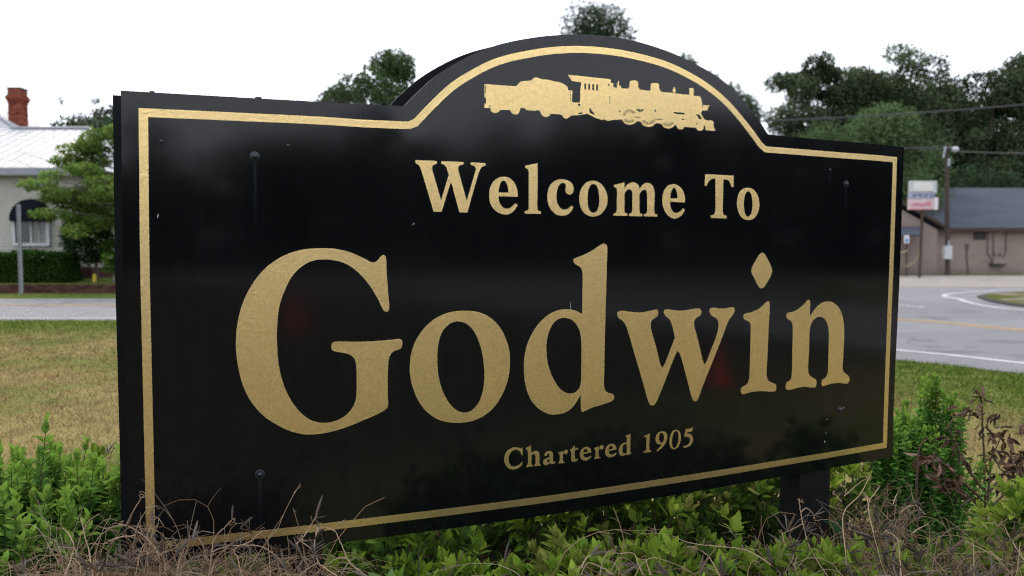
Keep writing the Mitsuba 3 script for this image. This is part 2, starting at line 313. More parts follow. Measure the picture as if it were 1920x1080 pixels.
r2.quad([24.75, 44.55, 2.62], [61, 44.55, 2.62], [61, 44.57, 2.66], [24.75, 44.57, 2.66]).build(s + '__roof', 'm_shop_roof')
r3 = MB(); r3.quad([24.65, 43.75, 2.58], [24.65, 51, 2.58], [wa, 51, zr], [wa, 43.75, zr]).quad([wa * 2 - 24.65, 43.75, 2.58], [wa * 2 - 24.65, 51, 2.58], [wa, 51, zr], [wa, 43.75, zr]).build(s + '__wing_roof', 'm_shop_roof')
rk = MB()
for sx in (1, -1):
    a_, b_ = np.array([wa + sx * (24.72 - wa), 43.72, 2.50]), np.array([wa, 43.72, zr - .06]); dz = np.array([0, 0, .17]); dy = np.array([0, .06, 0])
    rk.add([a_, b_, b_ + dz, a_ + dz, a_ + dy, b_ + dy, b_ + dz + dy, a_ + dz + dy], [[0, 1, 2, 3], [4, 5, 6, 7], [3, 2, 6, 7], [0, 1, 5, 4]])
rk.build(s + '__rake_board', 'm_brown')
MB().box(24.7, 61, 44.5, 44.55, 2.46, 2.68).build(s + '__fascia', 'm_brown')
pr = MB(); pr.add([[8, 44.0, 2.72], [23.35, 44.0, 2.72], [22.0, 41.6, 2.24], [8, 41.6, 2.24], [8, 44.0, 2.62], [23.35, 44.0, 2.62], [22.0, 41.6, 2.12], [8, 41.6, 2.12]], [[0, 1, 2, 3], [4, 5, 6, 7], [1, 2, 6, 5], [2, 3, 7, 6]]); pr.build(s + '__porch_roof', 'm_shop_roof')
wf = MB()
for b in ((26.8, 26.87, 2.0, 2.46), (27.43, 27.5, 2.0, 2.46), (26.87, 27.43, 2.0, 2.06)): wf.box(b[0], b[1], 44.95, 45.02, b[2], b[3])
wf.build(s + '__window__frame', 'm_brown')
MB().box(26.87, 27.43, 44.975, 45.01, 2.06, 2.46).build(s + '__window__pane', 'm_dark')
for pts, r in (([(26.43, 1.62), (26.43, .9), (26.55, .05)], .03), ([(27.62, 2.5), (27.62, 1.2), (27.85, .95)], .03), ([(27.95, 2.5), (27.95, 1.1)], .028), ([(28.68, 2.5), (28.68, 1.2), (28.5, .95)], .03), ([(28.05, 1.2), (28.05, 1.05)], .06), ([(28.35, 1.2), (28.35, 1.05)], .06)):
    q = np.array([[x, 44.96, z] for x, z in pts]); MB().tube(q, r, 7).build(s + '__conduit', 'm_pipe')
MB().box(26.36, 26.5, 44.9, 45.0, 1.45, 1.75).build(s + '__junction_box', 'm_pipe')
MB().box(27.86, 28.5, 44.72, 45.0, .62, .92).build(s + '__cabinet', 'm_shop_wall')
MB().box(27.75, 28.56, 44.70, 45.0, .50, .60).build(s + '__shelf', 'm_dark')

# ------------------------------------------------------------------ poles, wires, far signs
p = thing('utility_pole', 'brown wooden utility pole standing in front of the low shop', 'pole')
MB().tube([[23.67, 42, -.05], [23.55, 42, 3.5], [23.43, 42, 7.15]], [.125, .115, .10], 12).build(p + '__pole', 'm_pole_wood', smooth=40)
bx = MB(); bx.box(23.28, 23.70, 41.66, 41.86, .9, 1.62).box(23.30, 23.68, 41.64, 41.66, .93, 1.59); bx.build(p + '__meter_box', 'm_cabinet'); labels[p + '__meter_box'] = {'label': 'pale grey meter box'}
lp = trimesh.creation.icosphere(subdivisions=2, radius=.17); lp.apply_scale([1, 1, .9]); lp.apply_translation([23.77, 41.75, 6.78])
add(p + '__lamp', lp, 'm_cabinet', smooth=True); MB().tube([[23.45, 41.95, 6.86], [23.6, 41.85, 6.9], [23.77, 41.75, 6.86]], .03, 6).build(p + '__lamp__arm', 'm_galv')
MB().tube([[23.3, 41.88, 6.95], [23.26, 41.86, 6.7], [23.18, 41.86, 6.35]], .05, 7).build(p + '__insulator', 'm_galv')
MB().tube([[23.50, 41.87, 6.3], [23.5, 41.87, 5.9]], .07, 7).build(p + '__connector', 'm_galv')
MB().tube([[23.60, 41.84, 1.9], [23.59, 41.84, 1.6]], .05, 7).build(p + '__conduit', 'm_galv')
def wire(a, b, sag, r, label):
    t = np.linspace(0, 1, 25)[:, None]; q = np.array(a) * (1 - t) + np.array(b) * t; q[:, 2] -= (4 * sag * t * (1 - t))[:, 0]
    mb = MB().tube(q, r, 6); k = mb.build('overhead_wire', 'm_wire'); tag(k, label, 'wire')
wire((23.4, 42, 6.98), (10.2, 46, 7.9), .35, .032, 'overhead wire running left from the utility pole behind the black sign')
wire((23.4, 42, 6.80), (8.5, 50, 9.6), .3, .03, 'overhead wire climbing left from the utility pole towards the trees')
wire((23.6, 42, 6.70), (34, 22, 4.2), .2, .032, 'overhead wire dropping right from the lamp on the utility pole')
wire((-6, 38, 7.7), (33, 33, 8.75), .9, .034, 'highest overhead wire crossing in front of the pine wood')
wire((-40, 32, 8.9), (-4, 28, 6.65), .25, .008, 'thin overhead wire above the metal roof of the house')
q = thing('sign_post', 'bare grey metal post at the kerb in front of the hedge', 'post')
pm = MB()
for x0, x1, y0, y1 in ((-15.0, -14.985, 23.5, 23.56), (-14.985, -14.915, 23.55, 23.56), (-14.915, -14.90, 23.5, 23.56)): pm.box(x0, x1, y0, y1, -.05, 2.73)
pm.build(q + '__channel', 'm_galv')
MB().box(-14.985, -14.915, 23.535, 23.549, -.05, 2.70).build(q + '__web', 'm_tin_dark')
q = thing('roadside_sign', 'white and red business sign with letter strip on a thin brown pole', 'sign')
sx0, sx1 = 19.46, 20.62
MB().box(sx0, sx1, 37.95, 38.15, 4.22, 4.76).build(q + '__frame', 'm_cabinet')
MB().box(sx0 + .12, sx1 - .05, 37.93, 37.955, 4.27, 4.70).build(q + '__upper_face', 'm_sign_cream')
MB().box(sx1, sx1 + .16, 38.0, 38.14, 4.16, 4.76).build(q + '__side_face', 'm_cabinet')
MB().box(sx0 - .02, sx1 + .03, 37.96, 38.14, 3.90, 4.20).build(q + '__letter_strip', 'm_sign_blue')
rng = np.random.default_rng(3)
for k in range(4):
    x = sx0 + .12 + k * .28; lm = MB().box(x, x + .18, 37.94, 37.958, 3.93 + .05, 4.16 - .03); lm.build(q + '__letter_strip__block', 'm_sign_navy')
MB().box(sx0 - .03, sx1, 37.95, 38.15, 3.36, 3.88).build(q + '__lower_face', 'm_sign_pink')
sw = MB(); 
for k in range(7):
    x = sx0 + .06 + k * .14; sw.box(x, x + .13, 37.935, 37.948, 3.50 + .02 * (k % 3), 3.62 + .05 * math.sin(k * 1.3) + .02 * k)
sw.build(q + '__lower_face__script', 'm_sign_red')
MB().box(sx0 - .03, sx1, 37.93, 37.95, 3.36, 3.41).build(q + '__lower_face__band', 'm_sign_red')
MB().box(sx1 + .05, sx1 + .16, 37.97, 38.12, 3.36, 3.95).build(q + '__side_panel', 'm_sign_white')
MB().box(sx1 + .16, sx1 + .23, 37.97, 38.12, 3.36, 3.95).build(q + '__side_panel__red_edge', 'm_sign_pink')
MB().tube([[20.05, 38.05, -.05], [20.12, 38.05, 3.4]], .065, 10).build(q + '__pole', 'm_brown', smooth=40)
q = thing('parking_sign', 'small white sign with blue symbol on a short post by the shop porch', 'sign')
MB().box(20.23, 20.49, 39.96, 39.975, 1.74, 2.15).build(q + '__plate', 'm_sign_white')
MB().box(20.29, 20.42, 39.945, 39.958, 1.80, 1.99).build(q + '__symbol', 'm_symbol_blue')
MB().tube([[20.42, 40, -.05], [20.38, 40, 1.78]], .045, 8).build(q + '__post', 'm_brown')
t = np.linspace(0, 1, 14)[:, None]
r1 = np.array([[20.08, 38.1, 1.5]]) * (1 - t) + np.array([[20.28, 39.9, .55]]) * t; r1[:, 2] -= (.22 * 4 * t * (1 - t))[:, 0]; r1[:, 0] += (.12 * np.sin(t * np.pi))[:, 0]
tag(MB().tube(r1, .03, 6).build('rope', 'm_rope'), 'pale yellow rope sagging between the parking post and the business sign pole', 'rope')
t2 = np.linspace(0, 1, 10)[:, None]; r4 = np.array([[20.40, 39.93, 1.35]]) * (1 - t2) + np.array([[18.6, 40, 1.2]]) * t2; r4[:, 2] -= (.1 * 4 * t2 * (1 - t2))[:, 0]
tag(MB().tube(r4, .03, 6).build('rope', 'm_rope'), 'pale yellow rope running left from the parking post', 'rope')
yp = MB().tube([[-13.72, 25.4, .3], [-13.72, 25.4, .52], [-13.72, 25.4, .58]], [.06, .055, .02], 10)
tag(yp.build('yellow_marker', 'm_yellow', smooth=40), 'small yellow marker post on the lawn by the tree trunk', 'marker')

# ------------------------------------------------------------------ trees
def crown(rng, blobs, n, size, base, vary=.16, flat=.0, shell=.35, warm=.0):
    """leaf cards spread through blobs (centre, radii): returns a mesh builder"""
    C = np.array([b[0] for b in blobs]); R = np.array([b[1] for b in blobs]); wgt = (R.prod(1)) ** .67; wgt /= wgt.sum()
    i = rng.choice(len(blobs), n, p=wgt); d = sphere_dirs(rng, n); r = rng.uniform(shell, 1, n) ** .6
    P = C[i] + d * R[i] * r[:, None] * rng.uniform(.9, 1.12, n)[:, None]
    nrm = d * .6 + rng.normal(size=(n, 3)) * .7 + [0, 0, .35 + flat * 2]; dirs = rng.normal(size=(n, 3)) + d * .6
    dirs[:, 2] *= (1 - flat); sz = size * rng.uniform(.6, 1.35, n)
    M = frames(dirs, nrm) * sz[:, None, None]; M[:, :, 0] *= .62
    tone = (1 + vary * rng.normal(size=n)).clip(.4, 1.9) * (1 + .28 * rng.normal(size=len(blobs)))[i].clip(.5, 1.7)
    c = np.asarray(base)[None] * tone[:, None]; c[:, 0] *= 1 + warm * rng.normal(size=n).clip(-1, 2)
    return MB().many(*LEAF4, M, P, c.clip(.004, .6))

def limbs(rng, mb, base, tips, r0):
    for tp in tips:
        a, b = np.array(base), np.array(tp); m = (a + b) / 2 + rng.normal(size=3) * np.linalg.norm(b - a) * .07; m[2] += np.linalg.norm(b - a) * .05
        mb.tube([a, m, b], [r0, r0 * .6, r0 * .2], 5)

def pine(x, y, hgt, rad, label, seed, base=(.072, .106, .055), n=5200, low=.42, size=.36, nb=34, group=None, name='pine_tree', taper=.55):
    rng = np.random.default_rng(seed); k = thing(name, label, 'tree', group)
    tr = MB(); tr.tube([[x, y, -.2], [x + rng.normal() * .1, y, hgt * .5], [x + rng.normal() * .25, y, hgt * .97]], [hgt * .016, hgt * .011, .05], 8)
    bl, tips = [], []
    for j in range(nb):
        u = rng.uniform(low, 1) ** .9; z = hgt * u; rr = rad * (1 - ((u - low) / (1 - low)) ** 2.2 * taper) * rng.uniform(.25, 1)
        a = rng.uniform(0, 2 * np.pi); c = np.array([x + rr * math.cos(a), y + rr * math.sin(a), z]); s_ = rad * rng.uniform(.24, .46)
        bl.append((c, (s_, s_, s_ * rng.uniform(.6, 1.0)))); tips.append(c)
    bl.append(((x, y, hgt * .965), (rad * .16, rad * .16, hgt * .035)))
    for c in tips: limbs(rng, tr, [x, y, c[2] - .1 * rad], [c], .07)
    tr.build(k + '__trunk', 'm_bark'); crown(rng, bl, int(n * 3.5), size * .78, base, warm=.12).build(k + '__crown', 'm_foliage')
    return k

def broadleaf(x, y, hgt, rad, label, seed, base, n=7000, size=.28, z0=.25, nb=26, group=None, name='leafy_tree', flat=.25, cat='tree', trunk='m_bark'):
    rng = np.random.default_rng(seed); k = thing(name, label, cat, group); tr = MB()
    tr.tube([[x, y, -.2], [x + .1, y, hgt * .3], [x, y, hgt * .6]], [hgt * .022, hgt * .017, hgt * .008], 8)
    bl, tips = [], []
    for j in range(nb):
        d = sphere_dirs(rng, 1)[0]; q = rng.uniform(.35, .85); c = np.array([x, y, hgt * (z0 + 1) / 2]) + d * [rad * q, rad * q, hgt * (1 - z0) / 2 * q]
        s_ = rad * rng.uniform(.26, .46); bl.append((c, (s_, s_, s_ * .75))); tips.append(c)
    limbs(rng, tr, [x, y, hgt * .3], tips, hgt * .009)
    tr.build(k + '__trunk', trunk); crown(rng, bl, int(n * 3.2), size * .8, base, flat=flat, warm=.1).build(k + '__crown', 'm_foliage')
    return k

# left: trees round the house
broadleaf(-23.6, 46, 10.8, 3.6, 'dark evergreen rising behind the right end of the metal roof', 11, (.050, .080, .042), n=8000, size=.30, z0=.1, name='evergreen_tree')
broadleaf(-17.6, 37, 6.3, 2.6, 'pale green tree between the house roof and the black sign', 12, (.10, .15, .055), n=5000, size=.2, z0=.1)
# sparse tree above
rng = np.random.default_rng(21); k = thing('sparse_tree', 'nearly bare tree with a few leaves showing above the metal roof', 'tree'); tr = MB(); bl = []
tr.tube([[-21.5, 41, 0], [-21.6, 41, 4], [-21.5, 41, 7]], [.16, .12, .07], 7)
for j in range(22):
    a = rng.uniform(-1, 1); c = np.array([-21.4 + a * 3.0 + .4, 41 + rng.uniform(-1.5, 1.5), rng.uniform(7.4, 9.4)])
    limbs(rng, tr, [-21.5 + a * .3, 41, 6.2], [c], .03); bl.append((c, np.array([.22, .22, .16]) * rng.uniform(.5, 1.3)))
tr.build(k + '__trunk', 'm_grey_bark'); crown(rng, bl, 900, .10, (.06, .07, .05)).build(k + '__crown', 'm_foliage')
# dogwood with tiered branches in front of the house
rng = np.random.default_rng(31); k = thing('dogwood_tree', 'bright green tree with tiered branches beside the sign in front of the house', 'tree'); tr = MB(); bl = []; tips = []
dx, dy = -12.75, 25.2
for a0, b0 in (((-12.95, dy, .2), (-12.75, dy, 1.9)), ((-12.55, dy, .2), (-12.7, dy, 1.8)), ((-12.75, dy + .2, .2), (-12.8, dy, 2.2))):
    tr.tube([a0, (np.array(a0) + b0) / 2 + [.06, 0, 0], b0], [.12, .10, .08], 8)
tr.tube([[-12.75, dy, 1.8], [-12.8, dy, 3.2], [-12.7, dy, 4.6]], [.09, .06, .03], 7)
for z, r0, m in ((2.15, 1.4, 7), (2.6, 2.1, 10), (3.0, 2.75, 14), (3.4, 2.85, 14), (3.8, 2.3, 12), (4.2, 1.9, 10), (4.6, 1.45, 8), (5.0, .95, 5)):
    for j in range(m):
        a = rng.uniform(0, 2 * np.pi); rr = r0 * rng.uniform(.45, 1); c = np.array([dx + rr * math.cos(a), dy + rr * math.sin(a), z + rng.normal() * .1 - .05 * rr])
        if c[1] > 26.7: c[1] = 26.5
        bl.append((c, (rng.uniform(.35, .62), rng.uniform(.35, .62), rng.uniform(.13, .22)))); tips.append((c, z))
for c, z in tips: limbs(rng, tr, [dx, dy, min(z - .25, 4.4)], [c], .028)
for c in ((-15.95, 24.9, 4.25), (-15.6, 24.6, 4.45)): limbs(rng, tr, [dx, dy, 3.1], [c], .02)
tr.build(k + '__trunk', 'm_grey_bark'); crown(rng, bl, 24000, .13, (.15, .23, .055), flat=.55, warm=.15).build(k + '__crown', 'm_foliage')
# suckers at its foot
rng = np.random.default_rng(33); crown(rng, [((-12.95, 25.0, z), (.26, .26, .22)) for z in (.8, 1.1, 1.45)] + [((-12.6, 25, 1.0), (.3, .3, .3))], 900, .11, (.075, .14, .025)).build(k + '__sucker', 'm_foliage')
# clipped hedge and round shrub
rng = np.random.default_rng(41); k = thing('hedge', 'long clipped dark green hedge under the house window', 'hedge')
n = 26000; face = rng.integers(0, 3, n); P = np.c_[rng.uniform(-23, -14.5, n), rng.uniform(24.95, 26.0, n), rng.uniform(.3, 1.27, n)]
P[face == 0, 1] = 24.95 + np.abs(rng.normal(size=(face == 0).sum())) * .05; P[face == 1, 2] = 1.27 - np.abs(rng.normal(size=(face == 1).sum())) * .05
m_ = face == 2; P[m_, 0] = -14.5 - np.abs(rng.normal(size=m_.sum())) * .12; P[:, 0] += (P[:, 2] - .8) * -.15 * (P[:, 0] > -14.9)
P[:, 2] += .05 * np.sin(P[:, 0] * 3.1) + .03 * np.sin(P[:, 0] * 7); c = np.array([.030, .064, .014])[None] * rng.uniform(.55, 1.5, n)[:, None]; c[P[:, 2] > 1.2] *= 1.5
M = frames(rng.normal(size=(n, 3)), rng.normal(size=(n, 3)) + [0, -.5, .6]) * rng.uniform(.05, .10, n)[:, None, None]
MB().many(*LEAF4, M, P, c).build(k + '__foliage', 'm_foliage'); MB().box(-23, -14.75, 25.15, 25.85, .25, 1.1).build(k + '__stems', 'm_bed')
rng = np.random.default_rng(42); k = thing('round_shrub', 'dark rounded evergreen shrub at the corner of the house', 'shrub')
crown(rng, [((-14.3, 26.1, 1.72), (.82, .7, .82)), ((-14.7, 26.1, 1.9), (.4, .4, .5)), ((-13.9, 26.1, 1.55), (.45, .45, .6))], 5200, .10, (.020, .040, .014), shell=.6).build(k + '__crown', 'm_foliage')
MB().tube([[-14.0, 26.1, .2], [-14.05, 26.1, 1.2]], [.07, .05], 7).build(k + '__trunk', 'm_bark')

# trees behind the sign, seen over its top edge
pine(-13.2, 60, 13.7, 3.5, 'dark pine left of the arch, showing above the top edge of the sign', 51, nb=40, n=5200, low=.35)
pine(-9.4, 61, 16.2, 3.6, 'tall mid green pine just left of the arch', 52, base=(.080, .13, .055), nb=44, n=6200, low=.35)
broadleaf(-9.3, 56, 12.6, 3.0, 'fresh green tree in front of the pines left of the arch', 53, (.09, .155, .050), n=6000, size=.26, z0=.2)
pine(6.5, 70, 21.9, 5.2, 'tallest pine, its crown showing above the top of the arch', 54, base=(.040, .058, .034), nb=46, n=6500, low=.55, size=.32)
pine(16.0, 70, 18.6, 3.4, 'pine just showing over the right shoulder of the arch', 55, nb=34, n=4200, low=.4)
pine(21.3, 75, 16.6, 3.4, 'pine low on the skyline right of the arch, behind the wires', 56, nb=34, n=4200, low=.3)
# pine wood on the right
W = [(24.6, 69, 16.6, 3.0, 'leftmost pine of the wood on the right, with sky showing through its crown', 60, 30, 3300, .45),
     (26.4, 67, 17.8, 2.4, 'narrow open topped pine near the left end of the wood', 61, 22, 2400, .5),
     (30.0, 67, 16.7, 3.6, 'broad dark pine in the middle of the wood above the pale green tree', 62, 52, 7200, .25),
     (33.2, 66, 18.0, 3.8, 'highest dark pine in the middle of the wood', 63, 52, 7200, .25),
     (36.2, 66, 15.8, 3.2, 'ragged pine right of the middle of the wood', 64, 40, 5000, .25),
     (38.8, 63, 15.6, 3.2, 'pine above the shop roof towards the right edge', 65, 40, 5200, .2),
     (41.6, 62, 16.3, 3.6, 'rightmost tall pine at the edge of the photo', 66, 46, 6200, .2),
     (27.8, 72, 14.6, 3.2, 'shorter pine behind the gap near the left of the wood', 67, 36, 4200, .2),
     (38.2, 68, 12.6, 3.4, 'lower pine filling the dip of the wood above the shop roof', 69, 44, 5200, .15),
     (45.5, 64, 16.5, 3.8, 'pine beyond the right edge of the shop roof', 68, 40, 5000, .2)]
for x, y, hh, r, lb, sd_, nb, n, low in W: pine(x, y, hh, r, lb, sd_, nb=nb, n=n, low=low, base=(.078, .108, .057), size=.34)
broadleaf(22.9, 51.5, 10.9, 5.6, 'bushy mid green tree in front of the pine wood behind the shop sign', 70, (.088, .135, .060), n=16000, size=.27, z0=.05, nb=36)
broadleaf(28.6, 57, 7.4, 4.4, 'dark green tree behind the middle of the shop roof', 71, (.056, .092, .046), n=8000, size=.28, z0=.0, nb=30)
broadleaf(35.5, 59, 7.8, 4.6, 'dark green tree behind the right part of the shop roof', 72, (.054, .088, .045), n=8000, size=.28, z0=.0, nb=30)
rng = np.random.default_rng(80); bl = [((x_, rng.uniform(73, 79), rng.uniform(.5, 1) ** 1.3 * (10.0 + 6.2 * min(1, max(0, (x_ - 27) / 5)))), (2.2, 1.6, 1.8)) for x_ in rng.uniform(17, 62, 330)] + [((rng.uniform(17, 62), rng.uniform(74, 80), rng.uniform(.5, 8)), (2.8, 1.6, 2.2)) for _ in range(120)]
k = crown(rng, bl, 110000, .36, (.066, .092, .050)).build('wood', 'm_foliage'); tag(k, 'dark mass of wood filling the gaps behind the pines on the right', 'wood', kind='stuff')
rng = np.random.default_rng(81); bl = [((rng.uniform(-60, 14), rng.uniform(70, 80), rng.uniform(0, 5)), (3.2, 1.6, 2.4)) for _ in range(90)]
k = crown(rng, bl, 20000, .6, (.045, .07, .04)).build('wood', 'm_foliage'); tag(k, 'far line of trees along the horizon behind the black sign', 'wood', kind='stuff')
# the wood across the road behind the camera, seen mirrored in the sign's black face
rng = np.random.default_rng(82); bl = []
for j in range(130):
    a = -.3 + 2.75 * ((j + rng.random()) / 130); d = rng.uniform(44, 52); x, y = d * math.cos(a - 1.25), d * math.sin(a - 1.25); hh = rng.uniform(4.3, 5.4) + .5 * math.sin(j * .9) + 4.4 * max(0, math.cos(a - 1.25)) + 2.5 * (rng.random() < .12)
    if y > 6: continue
    for z in np.arange(.5, hh, 1.6): bl.append(((x + rng.normal() * .8, y + rng.normal() * .8, z), (rng.uniform(1.5, 2.8), rng.uniform(1.5, 2.8), 1.3)))
k = crown(rng, bl, 50000, .7, (.03, .042, .024)).build('wood', 'm_foliage'); tag(k, 'line of trees across the road, mirrored in the black face of the sign', 'wood', kind='stuff')

# ------------------------------------------------------------------ the welcome sign
SO, SU, SN = np.array([-.833184, 1.735008, 0]), np.array([.919260, .393651, 0]), np.array([.393651, -.919260, 0])
def on_sign(v, off=0.0):
    """sign coordinates (along, height, proud) -> world"""
    v = np.asarray(v, float); return SO + v[:, :1] * SU + np.c_[v[:, 0] * 0, v[:, 0] * 0, v[:, 1]] + (v[:, 2:3] + off) * SN
def sign_pt(s_, z_, o_=0.0): return on_sign([[s_, z_, o_]])[0]
def along(p): return (p.x - SO[0]) * SU[0] + (p.y - SO[1]) * SU[1]
DRIPS = [(.248, 1.515, .16), (.248, .757, .17), (2.104, 1.513, .10), (2.096, .763, .05), (2.033, 1.557, .05)]
def face_fn(p, n, uv):
    s_, z_ = along(p), p.z
    streak = noise(s_ * 190, z_ * 6, 1) * noise(s_ * 60, z_ * 3, 4); haze = fbm(s_ * 2.2, z_ * 2.6, 7, 4)
    d1, d2, r = mikit.voronoi(s_ * 70, z_ * 70); speck = smoothstep(.10, .03, d1) * smoothstep(.72, .95, r)
    c = mi.Color3f(.0028, .0032, .0042) + mi.Color3f(.0018, .0022, .0028) * streak * (.2 + haze) + mi.Color3f(.018, .021, .026) * speck * (.3 + .7 * r)
    for a, b, l in DRIPS:
        w = .0030 + .0012 * noise(z_ * 40, a * 9); t = smoothstep(b - l, b - .01, z_) * smoothstep(b + .004, b, z_)
        c = c + mi.Color3f(.008, .0105, .015) * (.3 + noise(s_ * 300, z_ * 14, 2)) * dr.exp(-dr.square((s_ - a) / w)) * t
    return c
def rough_fn(p, n, uv): return .06 + .07 * fbm(along(p) * 5, p.z * 5, 2, 3)
scene['m_sign_face'] = {'type': 'twosided', 'bsdf': {'type': 'principled', 'base_color': mikit.proc(face_fn), 'roughness': mikit.proc(rough_fn), 'specular': .42}}
def crinkle(p, n, uv):
    s_, z_ = along(p), p.z
    wx = fbm(s_ * 90, z_ * 90, 1, 2); wz = fbm(s_ * 90, z_ * 90, 8, 2)
    a = noise(s_ * 170 + wx * 4, z_ * 170 + wz * 4, 3); b = noise(s_ * 420 + wx * 5, z_ * 420, 6)
    return dr.abs(a - .5) * .9 + b * .5
def gold_fn(p, n, uv):
    s_, z_ = along(p), p.z
    return mix((.95, .690, .295), (.86, .635, .30), fbm(s_ * 6, z_ * 6, 3, 3)) * (.9 + .2 * noise(s_ * 260, z_ * 260))
scene['m_gold'] = {'type': 'bumpmap', 'arbitrary': mikit.proc(crinkle, eps=4e-4), 'scale': .00042, 'bsdf': two({'type': 'principled', 'base_color': mikit.proc(gold_fn), 'metallic': .95, 'roughness': .34, 'specular': .5})}
scene['m_matt_black'] = paint((.006, .0062, .008), .6, .12)
scene['m_alu'] = paint((.5, .5, .52), .4, .5, .8)
scene['m_bolt'] = paint((.035, .038, .045), .16, .5, .6)
scene['m_post'] = two({'type': 'principled', 'base_color': mikit.proc(lambda p, n, uv: mix((.004, .004, .0046), (.012, .0115, .011), fbm(p.x * 60, p.y * 60, p.z * 5, 3))), 'roughness': .7, 'specular': .08})

def smooth_loop(pts, k=5):
    """points in 0.1 mm, a third entry marks a corner: a closed curve through them, straight between neighbouring corners"""
    n = len(pts); P = np.array([q[:2] for q in pts], float) / 1e4; C = [len(q) > 2 for q in pts]; out = []
    for i in range(n):
        b, c = P[i], P[(i + 1) % n]; out.append(b)
        if C[i] and C[(i + 1) % n]: continue
        a = P[i - 1] if not C[i] else 2 * b - c; d = P[(i + 2) % n] if not C[(i + 1) % n] else 2 * c - b
        # centripetal Catmull-Rom
        t0 = 0; t1 = t0 + max(np.linalg.norm(b - a), 1e-6) ** .5; t2 = t1 + max(np.linalg.norm(c - b), 1e-6) ** .5; t3 = t2 + max(np.linalg.norm(d - c), 1e-6) ** .5
        for t in t1 + (t2 - t1) * np.arange(1, k) / k:
            a1 = (t1 - t) / (t1 - t0) * a + (t - t0) / (t1 - t0) * b; a2 = (t2 - t) / (t2 - t1) * b + (t - t1) / (t2 - t1) * c; a3 = (t3 - t) / (t3 - t2) * c + (t - t2) / (t3 - t2) * d
            b1 = (t2 - t) / (t2 - t0) * a1 + (t - t0) / (t2 - t0) * a2; b2 = (t3 - t) / (t3 - t1) * a2 + (t - t1) / (t3 - t1) * a3
            out.append((t2 - t) / (t2 - t1) * b1 + (t - t1) / (t2 - t1) * b2)
    return np.array(out)
def outline(loops, k=5):
    g = Polygon(smooth_loop(loops[0], k)).buffer(0)
    for l in loops[1:]: g = g.difference(Polygon(smooth_loop(l, k)).buffer(0))
    return g.simplify(.00008)
def plate(poly, off, thick, key, bsdf, label=None):
    mb = MB()
    for g in getattr(poly, 'geoms', [poly]):
        if g.area < 1e-7: continue
        m = trimesh.creation.extrude_polygon(g, thick, engine='earcut'); mb.add(on_sign(m.vertices, off), m.faces)
    return mb.build(key, bsdf, label=label)

